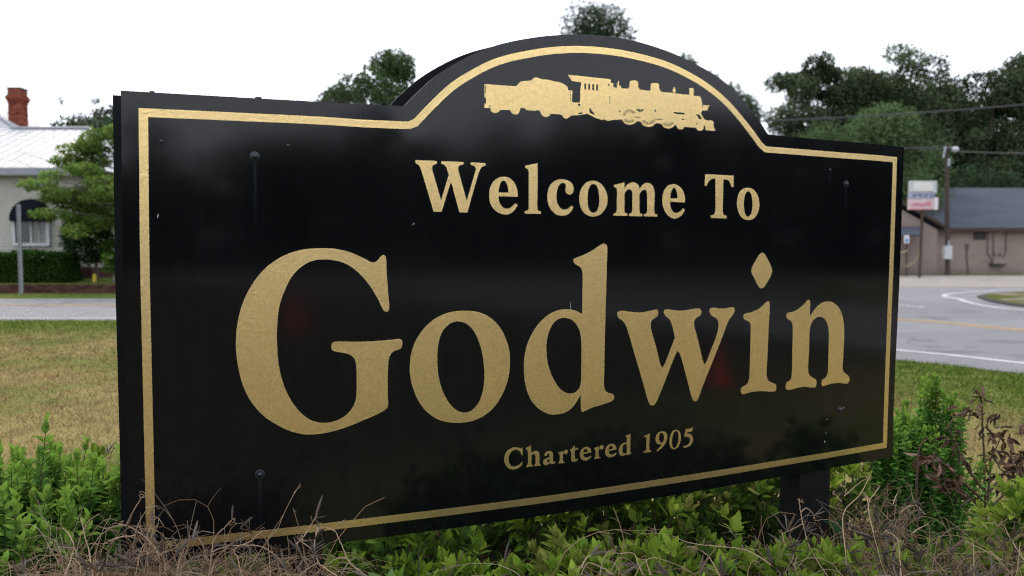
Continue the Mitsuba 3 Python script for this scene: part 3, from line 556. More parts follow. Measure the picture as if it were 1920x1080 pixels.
GLYPHS = json.loads('''[["G",[[[5585,12886],[5616,12458],[5647,11969],[5674,11577],[5643,11490],[5584,11477],[5515,11533],[5427,11721],[5244,12051],[5027,12344],[4755,12601],[4481,12746],[4153,12805],[3828,12792],[3552,12667],[3300,12414],[3116,12068],[2990,11700],[2935,11285],[2921,10914],[2937,10448],[2990,10072],[3097,9690],[3260,9349],[3462,9073],[3690,8878],[3921,8791],[4203,8785],[4465,8869],[4658,9023],[4781,9232],[4822,9521],[4825,9812],[4823,10103],[4777,10324],[4648,10442],[4458,10500],[4292,10537],[4222,10594],[4209,10690],[4248,10760],[4342,10779],[4892,10749],[5380,10751],[5728,10765],[5903,10777],[5989,10753],[6008,10653],[5977,10546],[5901,10500],[5801,10475],[5705,10397],[5649,10252],[5632,10055],[5620,9711],[5617,9365],[5625,9092],[5589,9011],[5365,8891],[4970,8752],[4582,8626],[4200,8544],[3824,8512],[3547,8533],[3228,8634],[2915,8813],[2607,9050],[2348,9373],[2158,9756],[2049,10176],[1991,10636],[1992,10955],[2032,11318],[2133,11724],[2302,12107],[2547,12469],[2836,12741],[3194,12947],[3557,13054],[3924,13087],[4249,13083],[4626,13008],[4912,12898],[5104,12801],[5225,12742],[5323,12747],[5397,12800],[5471,12887],[5536,12921]]]],["o",[[[7672,11443],[8052,11406],[8382,11267],[8660,11024],[8857,10703],[8970,10383],[9004,10013],[8958,9595],[8828,9235],[8602,8884],[8322,8644],[7990,8506],[7609,8466],[7286,8500],[6968,8604],[6680,8806],[6448,9102],[6286,9466],[6206,9821],[6203,10121],[6261,10467],[6406,10784],[6614,11050],[6875,11256],[7191,11392],[7458,11440]],[[7510,11169],[7725,11110],[7915,10949],[8078,10659],[8187,10318],[8241,9952],[8252,9588],[8185,9177],[8046,8901],[7854,8751],[7664,8735],[7475,8807],[7288,8987],[7129,9254],[7014,9567],[6948,9977],[6944,10331],[6993,10683],[7094,10931],[7270,11101],[7403,11157]]]],["d",[[[11917,13233],[11999,13184],[12018,13075],[12008,12663],[11989,11838],[11968,11121],[11954,10402],[11945,9737],[11943,9125],[11994,8998],[12103,8935],[12231,8892],[12277,8793],[12232,8712],[12137,8675],[11851,8608],[11568,8558],[11319,8478],[11226,8453],[11195,8527],[11180,8969,1],[11040,8748],[10826,8546],[10523,8456],[10223,8470],[10015,8563],[9808,8709],[9603,8966],[9469,9322],[9417,9725],[9428,10095],[9514,10462],[9688,10799],[9922,11083],[10216,11287],[10514,11385],[10755,11394],[10998,11349],[11213,11250,1],[11217,11691],[11213,12451],[11164,12549],[11084,12604],[10980,12658],[10925,12734],[10949,12804],[11052,12841],[11297,12927],[11543,13047],[11729,13156],[11854,13222]],[[10665,11154],[10877,11092],[11049,10934],[11154,10712],[11192,10437],[11194,10109],[11189,9781],[11179,9287],[11118,9127],[10977,9027],[10825,9016],[10642,9079],[10461,9243],[10280,9537],[10160,9841],[10100,10220],[10111,10541],[10188,10806],[10336,11041],[10503,11138]]]],["w",[[[12359,11178],[12370,11263],[12456,11295],[12601,11291],[12863,11253],[13157,11234],[13395,11257],[13604,11291],[13724,11288],[13755,11210],[13726,11109],[13636,11050],[13535,10987],[13500,10861],[13520,10707],[13675,10240],[13875,9612],[13918,9568],[13966,9617],[14194,10086],[14350,10431,1],[14259,10781],[14153,10992],[14029,11088],[13955,11178],[13967,11270],[14058,11298],[14303,11260],[14550,11237],[14799,11256],[15050,11285],[15240,11279],[15305,11188],[15275,11084],[15149,11020],[15055,10934],[15045,10778],[15124,10539],[15256,10112],[15410,9628],[15456,9583],[15494,9624],[15706,10063],[15882,10454],[15943,10717],[15900,10931],[15757,11016],[15639,11099],[15606,11205],[15637,11278],[15752,11296],[16012,11262],[16274,11271],[16439,11293],[16538,11258],[16553,11177],[16508,11071],[16378,10942],[16282,10785],[16028,10234],[15713,9585],[15401,8940],[15214,8529],[15164,8469],[15075,8476],[15011,8544],[14795,9191],[14535,9939],[14460,10036,1],[14393,9946],[14080,9289],[13841,8788],[13692,8515],[13632,8463],[13530,8465],[13463,8533],[13236,9190],[12932,10073],[12722,10689],[12633,10893],[12516,11023],[12411,11092]]]],["i",[[[17890,11438],[17926,11366],[17905,10697],[17869,9709],[17854,9076],[17905,8935],[18046,8842],[18209,8776],[18246,8662],[18213,8564],[18122,8543],[17738,8587],[17325,8600],[17054,8565],[16919,8548],[16851,8596],[16835,8706],[16901,8783],[17049,8844],[17135,8958],[17164,9202],[17177,10018],[17186,10616],[17164,10752],[17081,10836],[16959,10884],[16890,10962],[16909,11048],[17009,11082],[17211,11114],[17482,11203],[17685,11334],[17808,11424]]]],["dot",[[[17606,12971],[17689,12928],[17830,12748],[17973,12502],[18003,12382],[17944,12230],[17776,11987],[17654,11869],[17572,11849],[17469,11910],[17293,12184],[17189,12336],[17174,12428],[17252,12589],[17417,12831],[17518,12939]]]],["n",[[[19540,11441],[19592,11378],[19590,11170],[19589,10900,1],[19753,11081],[19970,11272],[20228,11362],[20452,11362],[20719,11252],[20914,11046],[21037,10754],[21094,10348],[21081,9655],[21066,9076],[21146,8955],[21280,8877],[21368,8766],[21348,8639],[21249,8587],[20940,8637],[20560,8634],[20260,8580],[20185,8585],[20138,8674],[20180,8786],[20328,8862],[20399,9001],[20415,9574],[20420,10261],[20375,10549],[20265,10752],[20091,10861],[19906,10867],[19760,10787],[19633,10605],[19593,10409],[19580,9732],[19556,9167],[19619,8981],[19769,8881],[19904,8804],[19929,8688],[19887,8577],[19777,8561],[19372,8612],[19010,8581],[18759,8554],[18651,8589],[18628,8692],[18683,8800],[18824,8886],[18871,9040],[18876,9768],[18881,10550],[18848,10718],[18761,10805],[18638,10870],[18608,10977],[18656,11042],[18848,11069],[19097,11156],[19346,11317],[19467,11426]]]],["W",[[[6383,15340,1],[6952,15338,1],[6952,15270,1],[6881,15242],[6835,15202],[6824,15148],[6842,15064],[7063,14336,1],[7276,14996,1],[7246,15081],[7200,15200],[7136,15254],[7072,15275,1],[7075,15343,1],[7680,15346,1],[7678,15282,1],[7589,15254],[7541,15215],[7536,15141],[7562,15044],[7769,14337,1],[7996,15074],[8025,15162],[8015,15223],[7970,15258],[7885,15277,1],[7883,15346,1],[8298,15345,1],[8298,15280,1],[8209,15244],[8156,15192],[8116,15103],[7784,14033,1],[7564,14031,1],[7335,14828,1],[7074,14033,1],[6857,14034,1],[6527,15100],[6490,15182],[6440,15228],[6383,15254,1]]]],["e",[[[9232,14481,1],[8675,14481,1],[8681,14373],[8721,14273],[8790,14194],[8900,14156],[9010,14184],[9093,14244],[9162,14309,1],[9232,14255,1],[9162,14157],[9065,14059],[8955,14006],[8845,13999],[8708,14026],[8571,14106],[8463,14230],[8409,14378],[8401,14541],[8429,14692],[8505,14844],[8627,14949],[8790,15005],[8941,14991],[9079,14915],[9176,14779],[9226,14616]],[[8675,14587,1],[8955,14587,1],[8949,14683],[8914,14808],[8859,14887],[8804,14900],[8749,14865],[8703,14763],[8681,14675]]]],["l",[[[9821,15408,1],[9820,14762],[9815,14184],[9829,14141],[9866,14118],[9924,14104,1],[9921,14032,1],[9436,14033,1],[9436,14099,1],[9512,14121],[9551,14165],[9557,14242],[9556,14753],[9556,15136],[9545,15199],[9511,15244],[9449,15264,1],[9449,15330,1]]]],["c",[[[10586,15006],[10748,14975],[10881,14888],[10929,14772],[10920,14667],[10852,14600],[10779,14590],[10705,14629],[10669,14699],[10675,14764],[10690,14830],[10660,14881],[10587,14904],[10514,14876],[10441,14769],[10404,14626],[10398,14470],[10434,14328],[10516,14212],[10633,14168],[10736,14191],[10810,14240],[10860,14291,1],[10922,14229,1],[10854,14128],[10737,14034],[10590,13995],[10429,14015],[10283,14104],[10167,14256],[10118,14436],[10123,14617],[10180,14787],[10281,14906],[10426,14984]]]],["o",[[[11554,14999],[11706,14970],[11844,14881],[11952,14738],[12006,14593],[12016,14473],[11986,14299],[11895,14150],[11757,14040],[11575,13992],[11408,14012],[11257,14097],[11151,14253],[11106,14436],[11114,14594],[11164,14753],[11268,14888],[11403,14972]],[[11554,14906],[11646,14875],[11707,14757],[11739,14586],[11746,14426],[11725,14266],[11665,14145],[11559,14098],[11468,14128],[11407,14232],[11376,14390],[11375,14549],[11398,14734],[11449,14842],[11500,14891]]]],["m",[[[12572,14992,1],[12567,14803,1],[12636,14895],[12746,14974],[12856,15002],[12968,14979],[13042,14908],[13081,14820,1],[13160,14920],[13256,14984],[13369,15001],[13482,14959],[13555,14870],[13592,14748],[13592,14446],[13591,14171],[13611,14116],[13693,14098,1],[13691,14024,1],[13233,14029,1],[13232,14095,1],[13313,14118],[13338,14179],[13336,14412],[13333,14658],[13316,14753],[13258,14798],[13178,14776],[13108,14712],[13076,14651],[13078,14406],[13080,14174],[13103,14120],[13177,14099,1],[13178,14026,1],[12728,14028,1],[12728,14093,1],[12807,14122],[12831,14182],[12833,14427],[12834,14657],[12811,14757],[12747,14793],[12668,14774],[12606,14705],[12575,14650],[12577,14420],[12579,14177],[12595,14129],[12674,14098,1],[12674,14027,1],[12214,14027,1],[12213,14094,1],[12291,14117],[12319,14172],[12320,14441],[12324,14737],[12308,14803],[12267,14834],[12220,14849,1],[12223,14908,1],[12385,14940]]]],["e",[[[14664,14464,1],[14134,14473,1],[14146,14349],[14197,14239],[14281,14162],[14382,14153],[14482,14189],[14559,14252],[14592,14297,1],[14660,14248,1],[14601,14135],[14484,14035],[14334,13982],[14183,14002],[14033,14096],[13915,14260],[13864,14453],[13871,14646],[13942,14828],[14073,14951],[14238,14998],[14389,14973],[14524,14888],[14610,14765],[14662,14613]],[[14133,14579,1],[14393,14580,1],[14385,14689],[14350,14813],[14306,14875],[14256,14885],[14207,14836],[14158,14724]]]],["T",[[[15385,15334,1],[16445,15330,1],[16451,14979,1],[16372,14982,1],[16324,15090],[16251,15173],[16162,15199],[16056,15201,1],[16057,14680],[16060,14221],[16076,14149],[16119,14121],[16197,14103,1],[16199,14013,1],[15609,14021,1],[15608,14103,1],[15720,14128],[15761,14200],[15774,14272],[15770,14729],[15763,15207,1],[15651,15200],[15547,15148],[15486,15075],[15452,14986,1],[15365,14991,1]]]],["o",[[[17013,14977],[17178,14944],[17328,14832],[17424,14659],[17457,14455],[17424,14263],[17323,14100],[17177,14004],[17012,13978],[16847,14019],[16700,14132],[16617,14305],[16585,14492],[16611,14681],[16688,14842],[16831,14948]],[[17015,14872],[17107,14811],[17165,14652],[17187,14478],[17172,14302],[17119,14155],[17029,14086],[16955,14108],[16891,14209],[16859,14368],[16853,14528],[16879,14703],[16935,14826]]]],["C",[[[9373,7627,1],[9386,7408,1],[9356,7411],[9314,7497],[9233,7565],[9168,7581],[9071,7552],[8991,7470],[8965,7353],[8981,7232],[9039,7157],[9120,7121],[9217,7131],[9314,7181],[9363,7230,1],[9389,7209,1],[9347,7132],[9249,7061],[9103,7041],[8974,7083],[8878,7183],[8830,7323],[8846,7456],[8926,7582],[9055,7643],[9168,7653],[9265,7628],[9330,7610]]]],["h",[[[9631,7667,1],[9641,7439,1],[9707,7478],[9783,7494],[9856,7462],[9890,7377],[9890,7179],[9897,7117],[9933,7083,1],[9934,7058,1],[9731,7062,1],[9731,7090,1],[9761,7126],[9764,7344],[9740,7398],[9697,7403],[9648,7363,1],[9648,7159],[9658,7113],[9698,7093,1],[9698,7069,1],[9487,7059,1],[9487,7095,1],[9527,7127],[9533,7490],[9520,7536],[9477,7562,1],[9477,7604,1],[9559,7623]]]],["a",[[[10046,7351],[10073,7403],[10157,7441],[10241,7432],[10298,7380],[10312,7302],[10312,7195],[10326,7132],[10387,7116,1],[10380,7089],[10326,7064],[10265,7062],[10225,7106,1],[10158,7064],[10074,7052],[10017,7089],[10007,7166],[10057,7228],[10157,7257],[10201,7274,1],[10201,7344],[10174,7384],[10140,7372],[10130,7336],[10090,7313],[10050,7323]],[[10201,7222,1],[10201,7145],[10157,7125],[10124,7160],[10141,7201]]]],["r",[[[10478,7368,1],[10546,7376],[10607,7410,1],[10614,7332,1],[10682,7408],[10750,7420],[10775,7377],[10751,7309],[10700,7299],[10658,7334],[10621,7301,1],[10625,7130],[10639,7092],[10687,7074,1],[10687,7053,1],[10482,7053,1],[10482,7084,1],[10512,7112],[10519,7296],[10505,7322],[10478,7331,1]]]],["t",[[[10991,7532,1],[10998,7432,1],[11102,7446,1],[11096,7397,1],[10999,7385,1],[11000,7168],[11021,7125],[11062,7121],[11104,7135,1],[11080,7082],[10993,7051],[10924,7058],[10889,7108],[10885,7366,1],[10843,7364,1],[10850,7404],[10922,7452]]]],["e",[[[11527,7263,1],[11271,7239,1],[11295,7177],[11352,7137],[11418,7130],[11471,7149],[11510,7180,1],[11534,7152,1],[11471,7087],[11377,7050],[11254,7072],[11184,7142],[11159,7245],[11200,7365],[11305,7432],[11410,7434],[11491,7382],[11527,7300]],[[11263,7280,1],[11410,7297,1],[11403,7354],[11364,7379],[11305,7370],[11274,7326]]]],["r",[[[11621,7385,1],[11692,7393],[11756,7428,1],[11764,7348,1],[11834,7426],[11906,7438],[11931,7395],[11906,7324],[11853,7314],[11810,7350],[11771,7316,1],[11775,7142],[11790,7103],[11840,7085,1],[11840,7063,1],[11627,7064,1],[11627,7095,1],[11658,7123],[11664,7311],[11650,7338],[11622,7347,1]]]],["e",[[[12361,7266,1],[12097,7242,1],[12123,7179],[12181,7138],[12249,7131],[12304,7151],[12343,7182,1],[12369,7153,1],[12304,7087],[12206,7050],[12080,7073],[12008,7143],[11982,7247],[12024,7369],[12132,7438],[12240,7440],[12324,7387],[12360,7304]],[[12090,7284,1],[12241,7300,1],[12233,7358],[12193,7384],[12132,7374],[12100,7330]]]],["d",[[[12830,7679,1],[12828,7407],[12827,7167],[12834,7134],[12864,7125,1],[12864,7089,1],[12713,7057,1],[12706,7093,1],[12632,7059],[12541,7053],[12467,7108],[12438,7207],[12459,7316],[12538,7404],[12648,7435],[12703,7426,1],[12709,7563],[12702,7596],[12665,7609,1],[12672,7640,1],[12756,7654]],[[12707,7374,1],[12705,7144],[12669,7113],[12614,7119],[12569,7177],[12561,7274],[12586,7361],[12648,7399]]]],["1",[[[13494,7640,1],[13489,7407],[13488,7164],[13507,7120],[13553,7109,1],[13545,7071,1],[13289,7071,1],[13292,7110,1],[13356,7129],[13375,7176],[13377,7353],[13379,7515],[13352,7534],[13296,7539,1],[13296,7571,1],[13408,7596]]]],["9",[[[13920,7652],[14036,7626],[14106,7544],[14115,7428],[14059,7286],[13926,7152],[13755,7056,1],[13743,7096,1],[13849,7176],[13936,7282,1],[13867,7263],[13771,7289],[13706,7370],[13704,7484],[13768,7601],[13863,7651]],[[13902,7612],[13967,7573],[13999,7472],[13981,7359],[13943,7314],[13866,7338],[13827,7423],[13833,7537],[13863,7599]]]],["0",[[[14422,7652],[14540,7602],[14600,7481],[14595,7300],[14526,7141],[14371,7065],[14254,7119],[14194,7257],[14204,7420],[14268,7578],[14345,7643]],[[14423,7619],[14502,7540],[14515,7406],[14486,7228],[14390,7099],[14319,7146],[14283,7281],[14308,7459],[14353,7586]]]],["5",[[[15052,7671,1],[15006,7552,1],[14844,7547,1],[14821,7500,1],[14936,7483],[15036,7390],[15050,7256],[14980,7146],[14822,7079],[14692,7088,1],[14691,7138,1],[14802,7134],[14900,7187],[14938,7283],[14897,7370],[14798,7413],[14719,7410,1],[14783,7646,1],[14934,7642]]]],["train",[[[8273,17415,1],[9180,17428,1],[9317,17574,1],[9533,17607,1],[9644,17630],[9691,17692],[9811,17716],[9931,17684,1],[10132,17687,1],[10335,17654,1],[10477,17655,1],[10704,17565],[10737,17514],[10745,17452,1],[10890,17460,1],[10878,17434,1],[10867,17141,1],[11113,17141,1],[11132,17546,1],[11160,17702,1],[10868,17714,1],[10731,17877,1],[12098,17868,1],[12098,17775,1],[12185,17764,1],[12177,17651,1],[12308,17650,1],[12294,17791,1],[12325,17719,1],[12333,17843,1],[12368,17846,1],[12369,17730,1],[12439,17691,1],[12448,17647,1],[12669,17654,1],[12713,17706,1],[12725,17858],[12822,17897],[12956,17897],[13001,17852],[13002,17730,1],[13079,17661,1],[13387,17648,1],[13432,17697,1],[13439,17851],[13566,17888],[13695,17880],[13724,17729,1],[13789,17657,1],[14216,17653,1],[14225,17696,1],[14169,17699,1],[14237,17841,1],[14309,17711,1],[14262,17695,1],[14263,17649,1],[14773,17639,1],[14780,17846,1],[14933,17851,1],[14936,17632,1],[15167,17634,1],[15232,17490],[15258,17314,1],[15278,17315,1],[15291,17387,1],[15535,17386,1],[15462,17329,1],[15449,17237,1],[15245,17214,1],[15208,17125,1],[15331,16963,1],[15507,16923,1],[15517,16956,1],[15615,16942,1],[15680,16887,1],[15666,16786,1],[15743,16640,1],[15384,16642,1],[15348,16786,1],[15309,16791,1],[15311,16704],[15253,16634],[15171,16609],[15084,16631],[15035,16695,1],[14604,16692,1],[14581,16639],[14487,16610],[14378,16635],[14330,16713,1],[14274,16737,1],[14204,16655],[14065,16611],[13902,16636],[13808,16727,1],[13624,16742,1],[13588,16712,1],[13488,16637],[13351,16613],[13192,16649],[13101,16750,1],[12980,16757,1],[12922,16707,1],[12833,16656],[12699,16632],[12544,16683],[12468,16772,1],[12171,16734,1],[12062,16708,1],[11976,16691,1],[11932,16725,1],[11867,16732,1],[11803,16698,1],[11738,16731,1],[11588,16762,1],[11460,16816,1],[11333,16855,1],[11165,16807,1],[10997,16784,1],[10852,16774,1],[10798,16734,1],[10728,16682],[10633,16683],[10571,16737,1],[10558,16772,1],[10207,16777,1],[10195,16729,1],[10094,16675],[9993,16690],[9913,16764],[9884,16833,1],[9772,16843,1],[9760,16817,1],[9475,16822,1],[9455,16864,1],[9306,16863,1],[9290,16773,1],[9239,16699],[9141,16681],[9044,16721],[9009,16789,1],[8716,16768,1],[8697,16732,1],[8620,16684],[8525,16681],[8457,16725],[8442,16801,1],[8271,16789,1],[8272,16904,1],[8317,16907,1],[8317,17053,1],[8272,17060,1]],[[11253,17685,1],[11312,17686,1],[11313,17521,1],[11254,17519,1]],[[11375,17684,1],[11434,17685,1],[11435,17519,1],[11376,17518,1]],[[11502,17687,1],[11562,17689,1],[11563,17519,1],[11503,17518,1]],[[11626,17687,1],[11685,17688,1],[11686,17521,1],[11627,17520,1]],[[12062,17399,1],[12083,17401,1],[12085,17184,1],[12063,17183,1]],[[12012,17730,1],[12055,17730,1],[12056,17671,1],[12012,17671,1]],[[8295,17382,1],[8314,17384,1],[8314,17168,1],[8295,17166,1]],[[8392,16857,1],[8461,16858,1],[8461,16837,1],[8392,16836,1]],[[12941,17096,1],[13075,17102,1],[13076,16999,1]],[[13098,17107,1],[13215,17108,1],[13094,17001,1]],[[14185,17108,1],[14623,17104,1],[14609,17052,1],[14293,17053,1]],[[12898,16881,1],[13086,16878,1],[13087,16852,1],[12898,16850,1]],[[13568,16865,1],[13853,16872,1],[13853,16849,1],[13568,16842,1]],[[15029,17101,1],[15150,17085,1],[15254,16958,1],[15137,16962,1]],[[10816,17429,1],[10832,17430,1],[10829,17142,1],[10813,17140,1]],[[11408,17016,1],[11493,16977,1],[11477,16947,1],[11588,16873,1],[11579,16835,1],[11418,16883,1]],[[11072,16859,1],[11185,16882,1],[11207,16846,1],[11089,16816,1]],[[11046,17107,1],[11130,17109,1],[11130,17047,1],[11059,17053,1]],[[14507,16920,1],[14621,16920,1],[14621,16892,1],[14507,16889,1]],[[12374,17010,1],[12431,17014,1],[12427,16969,1],[12375,16965,1]],[[15033,16845,1],[15090,16856,1],[15048,16787,1]],[[12825,16813,1],[12903,16767,1],[12882,16745,1],[12813,16800,1]],[[12797,16788,1],[12854,16724,1],[12826,16708,1],[12781,16779,1]],[[12762,16771,1],[12793,16693,1],[12761,16685,1],[12744,16766,1]],[[12723,16763,1],[12725,16680,1],[12693,16679,1],[12704,16762,1]],[[12684,16765,1],[12658,16683,1],[12627,16690,1],[12666,16769,1]],[[12648,16776,1],[12596,16703,1],[12570,16718,1],[12633,16785,1]],[[12618,16796,1],[12544,16738,1],[12525,16759,1],[12608,16808,1]],[[12588,16879,1],[12491,16881,1],[12496,16908,1],[12591,16895,1]],[[12597,16912,1],[12507,16938,1],[12522,16964,1],[12605,16927,1]],[[12617,16942,1],[12543,16990,1],[12564,17011,1],[12630,16954,1]],[[12647,16966,1],[12593,17032,1],[12621,17047,1],[12663,16975,1]],[[12682,16982,1],[12655,17060,1],[12686,17068,1],[12700,16987,1]],[[12721,16990,1],[12722,17073,1],[12754,17073,1],[12740,16989,1]],[[12760,16987,1],[12790,17068,1],[12820,17060,1],[12777,16982,1]],[[12795,16974,1],[12851,17046,1],[12877,17031,1],[12810,16965,1]],[[12824,16953,1],[12901,17010,1],[12919,16988,1],[12835,16941,1]],[[13481,16827,1],[13576,16795,1],[13559,16770,1],[13472,16813,1]],[[13458,16798,1],[13536,16743,1],[13511,16722,1],[13445,16786,1]],[[13427,16775,1],[13480,16702,1],[13450,16688,1],[13410,16767,1]],[[13389,16760,1],[13414,16676,1],[13381,16669,1],[13371,16756,1]],[[13349,16755,1],[13343,16666,1],[13310,16668,1],[13331,16756,1]],[[13310,16759,1],[13273,16675,1],[13243,16685,1],[13293,16765,1]],[[13275,16774,1],[13212,16700,1],[13187,16718,1],[13261,16784,1]],[[13247,16797,1],[13162,16741,1],[13145,16764,1],[13237,16810,1]],[[14151,16809,1],[14240,16771,1],[14221,16747,1],[14141,16796,1]],[[14127,16783,1],[14196,16724,1],[14171,16705,1],[14113,16772,1]],[[14095,16763,1],[14139,16688,1],[14109,16677,1],[14078,16756,1]],[[14058,16751,1],[14073,16668,1],[14041,16664,1],[14040,16749,1]],[[14019,16749,1],[14004,16664,1],[13973,16668,1],[14002,16751,1]],[[13982,16756,1],[13939,16677,1],[13910,16689,1],[13967,16763,1]],[[13951,16772,1],[13882,16706,1],[13859,16724,1],[13938,16783,1]],[[13629,17092,1],[13611,17064,1],[13575,17061,1],[13556,17087,1],[13574,17114,1],[13611,17117,1]]]],["border",[[[32,16192,1],[2047,16234],[3999,16271],[5039,16271],[6194,16297,1],[6334,16357,1],[6760,16808],[7264,17296],[7729,17633],[8603,18117],[9690,18453],[10413,18606],[11198,18704],[12178,18731],[13061,18674],[14029,18529],[15047,18209],[15739,17881],[16281,17534],[16774,17120],[17192,16730],[17531,16385,1],[17695,16284,1],[18622,16276],[20872,16253],[22301,16246],[23336,16221,1],[23284,12489],[23243,10840],[23193,8445],[23166,6231,1],[20667,6158],[17113,6079],[16284,6060],[13176,6014],[10368,5992],[7819,6011],[4946,6055],[2864,6094],[1887,6126],[892,6147],[-14,6174,1],[-7,7819],[-8,11586],[-7,12665]]]],["panel",[[[-314,16549,1],[2053,16590],[4004,16627],[6086,16677,1],[6550,17155],[7049,17594],[7971,18171],[8756,18505],[9690,18771],[10494,18930],[11406,19038],[12613,19042],[13785,18885],[14608,18688],[15574,18360],[15911,18214],[16723,17683],[17287,17171],[17757,16659,1],[18614,16638],[22290,16608],[23653,16573,1],[23601,12486],[23477,8425],[23444,5870,1]]]]]''')
GL = {n: l for n, l in GLYPHS}
sg = thing('welcome_sign', 'large black welcome sign with arched top and gold lettering standing in the shrubs', 'sign')
bord = smooth_loop(GL['border'][0]); pan = smooth_loop(GL['panel'][0])
bi = [q for q in GL['border'][0]]; i0 = next(i for i, q in enumerate(bi) if q[:2] == [23166, 6231]); i1 = next(i for i, q in enumerate(bi) if q[:2] == [-14, 6174])
bottom = np.array([q[:2] for q in bi[i0 + 1:i1]], float) / 1e4 - [0, .036]
panel_poly = Polygon(np.vstack([pan, bottom, [[-.0365, .5815], [-.0345, .786], [-.0358, 1.267]]])).buffer(0)
border_poly = Polygon(bord).buffer(0); border_ring = border_poly.difference(border_poly.buffer(-.019, join_style=2, mitre_limit=3))
fp = sg + '__front_panel'
plate(panel_poly, -.0042, .0036, fp + '__core', 'm_alu'); plate(panel_poly, -.0006, .0006, fp, 'm_sign_face'); labels[fp] = {'label': 'glossy black arched front panel'}
plate(panel_poly, -.0046, .0004, fp + '__rear_skin', 'm_sign_face')
plate(border_ring, .0, .0006, fp + '__border', 'm_gold', 'thin gold border line')
for n_, loops in GLYPHS:
    if n_ in ('border', 'panel'): continue
    if n_ == 'train': plate(outline(loops, 4), .0, .0006, fp + '__locomotive', 'm_gold', 'gold silhouette of a steam locomotive with its tender')
    elif n_ == 'dot': plate(outline(loops), .0, .0006, fp + '__letter_dot', 'm_gold')
    else: plate(outline(loops), .0, .0006, numbered(fp + '__letter'), 'm_gold')
from shapely import affinity
back_poly = affinity.translate(panel_poly, -.0225, .006)
bp = sg + '__back_panel'
plate(back_poly, -.1012, .0036, bp + '__core', 'm_alu'); plate(back_poly, -.0976, .0005, bp, 'm_matt_black'); plate(back_poly, -.1017, .0005, bp + '__rear_skin', 'm_sign_face'); labels[bp] = {'label': 'black rear panel showing behind the left of the arch'}
def obox(s0, s1, z0, z1, o0, o1):
    v = np.array([[a, b, c] for a in (s0, s1) for b in (z0, z1) for c in (o0, o1)]); return on_sign(v), [[0, 1, 3, 2], [4, 6, 7, 5], [0, 4, 5, 1], [2, 3, 7, 6], [0, 2, 6, 4], [1, 5, 7, 3]]
for s0, s1 in ((.265, .395), (1.935, 2.065)):
    MB().add(*obox(s0, s1, -.1, 1.60, -.0968, -.0052)).build(sg + '__post', 'm_post')
for s0, w, zt_ in ((.026, .010, 1.6600), (.252, .014, 1.6645)):
    MB().add(*obox(s0, s0 + w, 1.58, zt_, -.060, -.0052)).build(sg + '__bracket', 'm_dark')
def bolt(s_, z_, r, washer):
    mb = MB(); a = np.arange(20) * 2 * np.pi / 20
    prof = [(r, 0), (r * .98, r * .25), (r * .85, r * .5), (r * .6, r * .7), (r * .3, r * .8), (.0001, r * .82)]
    base = .0026 if washer else 0
    v = np.array([[s_ + q * math.cos(t), z_ + q * math.sin(t), base + o] for q, o in prof for t in a]); n = 20
    mb.add(on_sign(v), [[i * n + j, i * n + (j + 1) % n, (i + 1) * n + (j + 1) % n, (i + 1) * n + j] for i in range(len(prof) - 1) for j in range(n)])
    k = mb.build(fp + '__bolt', 'm_bolt', smooth=50)
    if washer:
        wp = [(r * 1.75, 0), (r * 1.75, .0016), (r * 1.6, .0024), (r * .9, .0026)]
        v = np.array([[s_ + q * math.cos(t), z_ + q * math.sin(t), o] for q, o in wp for t in a])
        MB().add(on_sign(v), [[i * n + j, i * n + (j + 1) % n, (i + 1) * n + (j + 1) % n, (i + 1) * n + j] for i in range(3) for j in range(n)]).build(fp + '__washer', 'm_bolt')
for s_, z_ in ((.248, 1.524), (.248, .766), (2.104, 1.523), (2.096, .7735)): bolt(s_, z_, .0066, True)
for s_, z_ in ((.324, 1.5535), (.3286, .664), (2.033, 1.567), (.0485, 1.548)): bolt(s_, z_, .0045, False)
# flecks and scratches on the face
fl = MB()
for a, b, l, ang, w in ((.0375, 1.3805, .012, 1.4, .0016), (.6318, 1.371, .012, .7, .0012), (1.0835, 1.146, .034, 1.57, .0014), (2.0326, .672, .008, 1.3, .004), (2.037, .70, .003, .4, .003), (2.041, .745, .003, .3, .004), (2.112, .778, .006, .3, .003)):
    ca, sa = math.cos(ang), math.sin(ang); pts = [(a + ca * l / 2 * x - sa * w / 2 * y, b + sa * l / 2 * x + ca * w / 2 * y, .0009) for x, y in ((-1, 0), (0, -1), (1, 0), (0, 1))]
    fl.add(on_sign(pts), [[0, 1, 2, 3]])
fl.build(fp + '__fleck', 'm_sign_white'); labels[fp + '__fleck'] = {'label': 'pale flecks and scratches on the black face', 'kind': 'stuff'}

# two traffic cones on the grass behind the camera, seen faintly red in the black face
scene['m_cone'] = paint((.72, .075, .025), .45)
def cone(x, y, label, h=1.0):
    k = thing('traffic_cone', label, 'cone'); a = np.arange(24) * 2 * np.pi / 24
    prof = [(.150, .03), (.138, .05), (.030, .70), (.022, .715), (.0005, .716)]
    v = np.array([[x + h * r * math.cos(t), y + h * r * math.sin(t), h * z] for r, z in prof for t in a])
    MB().add(v, [[i * 24 + j, i * 24 + (j + 1) % 24, (i + 1) * 24 + (j + 1) % 24, (i + 1) * 24 + j] for i in range(4) for j in range(24)]).build(k + '__body', 'm_cone', smooth=40)
    MB().box(x - .19 * h, x + .19 * h, y - .19 * h, y + .19 * h, 0, .03 * h).build(k + '__base', 'm_cone')
cone(5.57, -8.37, 'red orange traffic cone mirrored faintly inside the large letter G')
cone(5.39, -.22, 'red orange traffic cone mirrored faintly beside the letter w', .6)

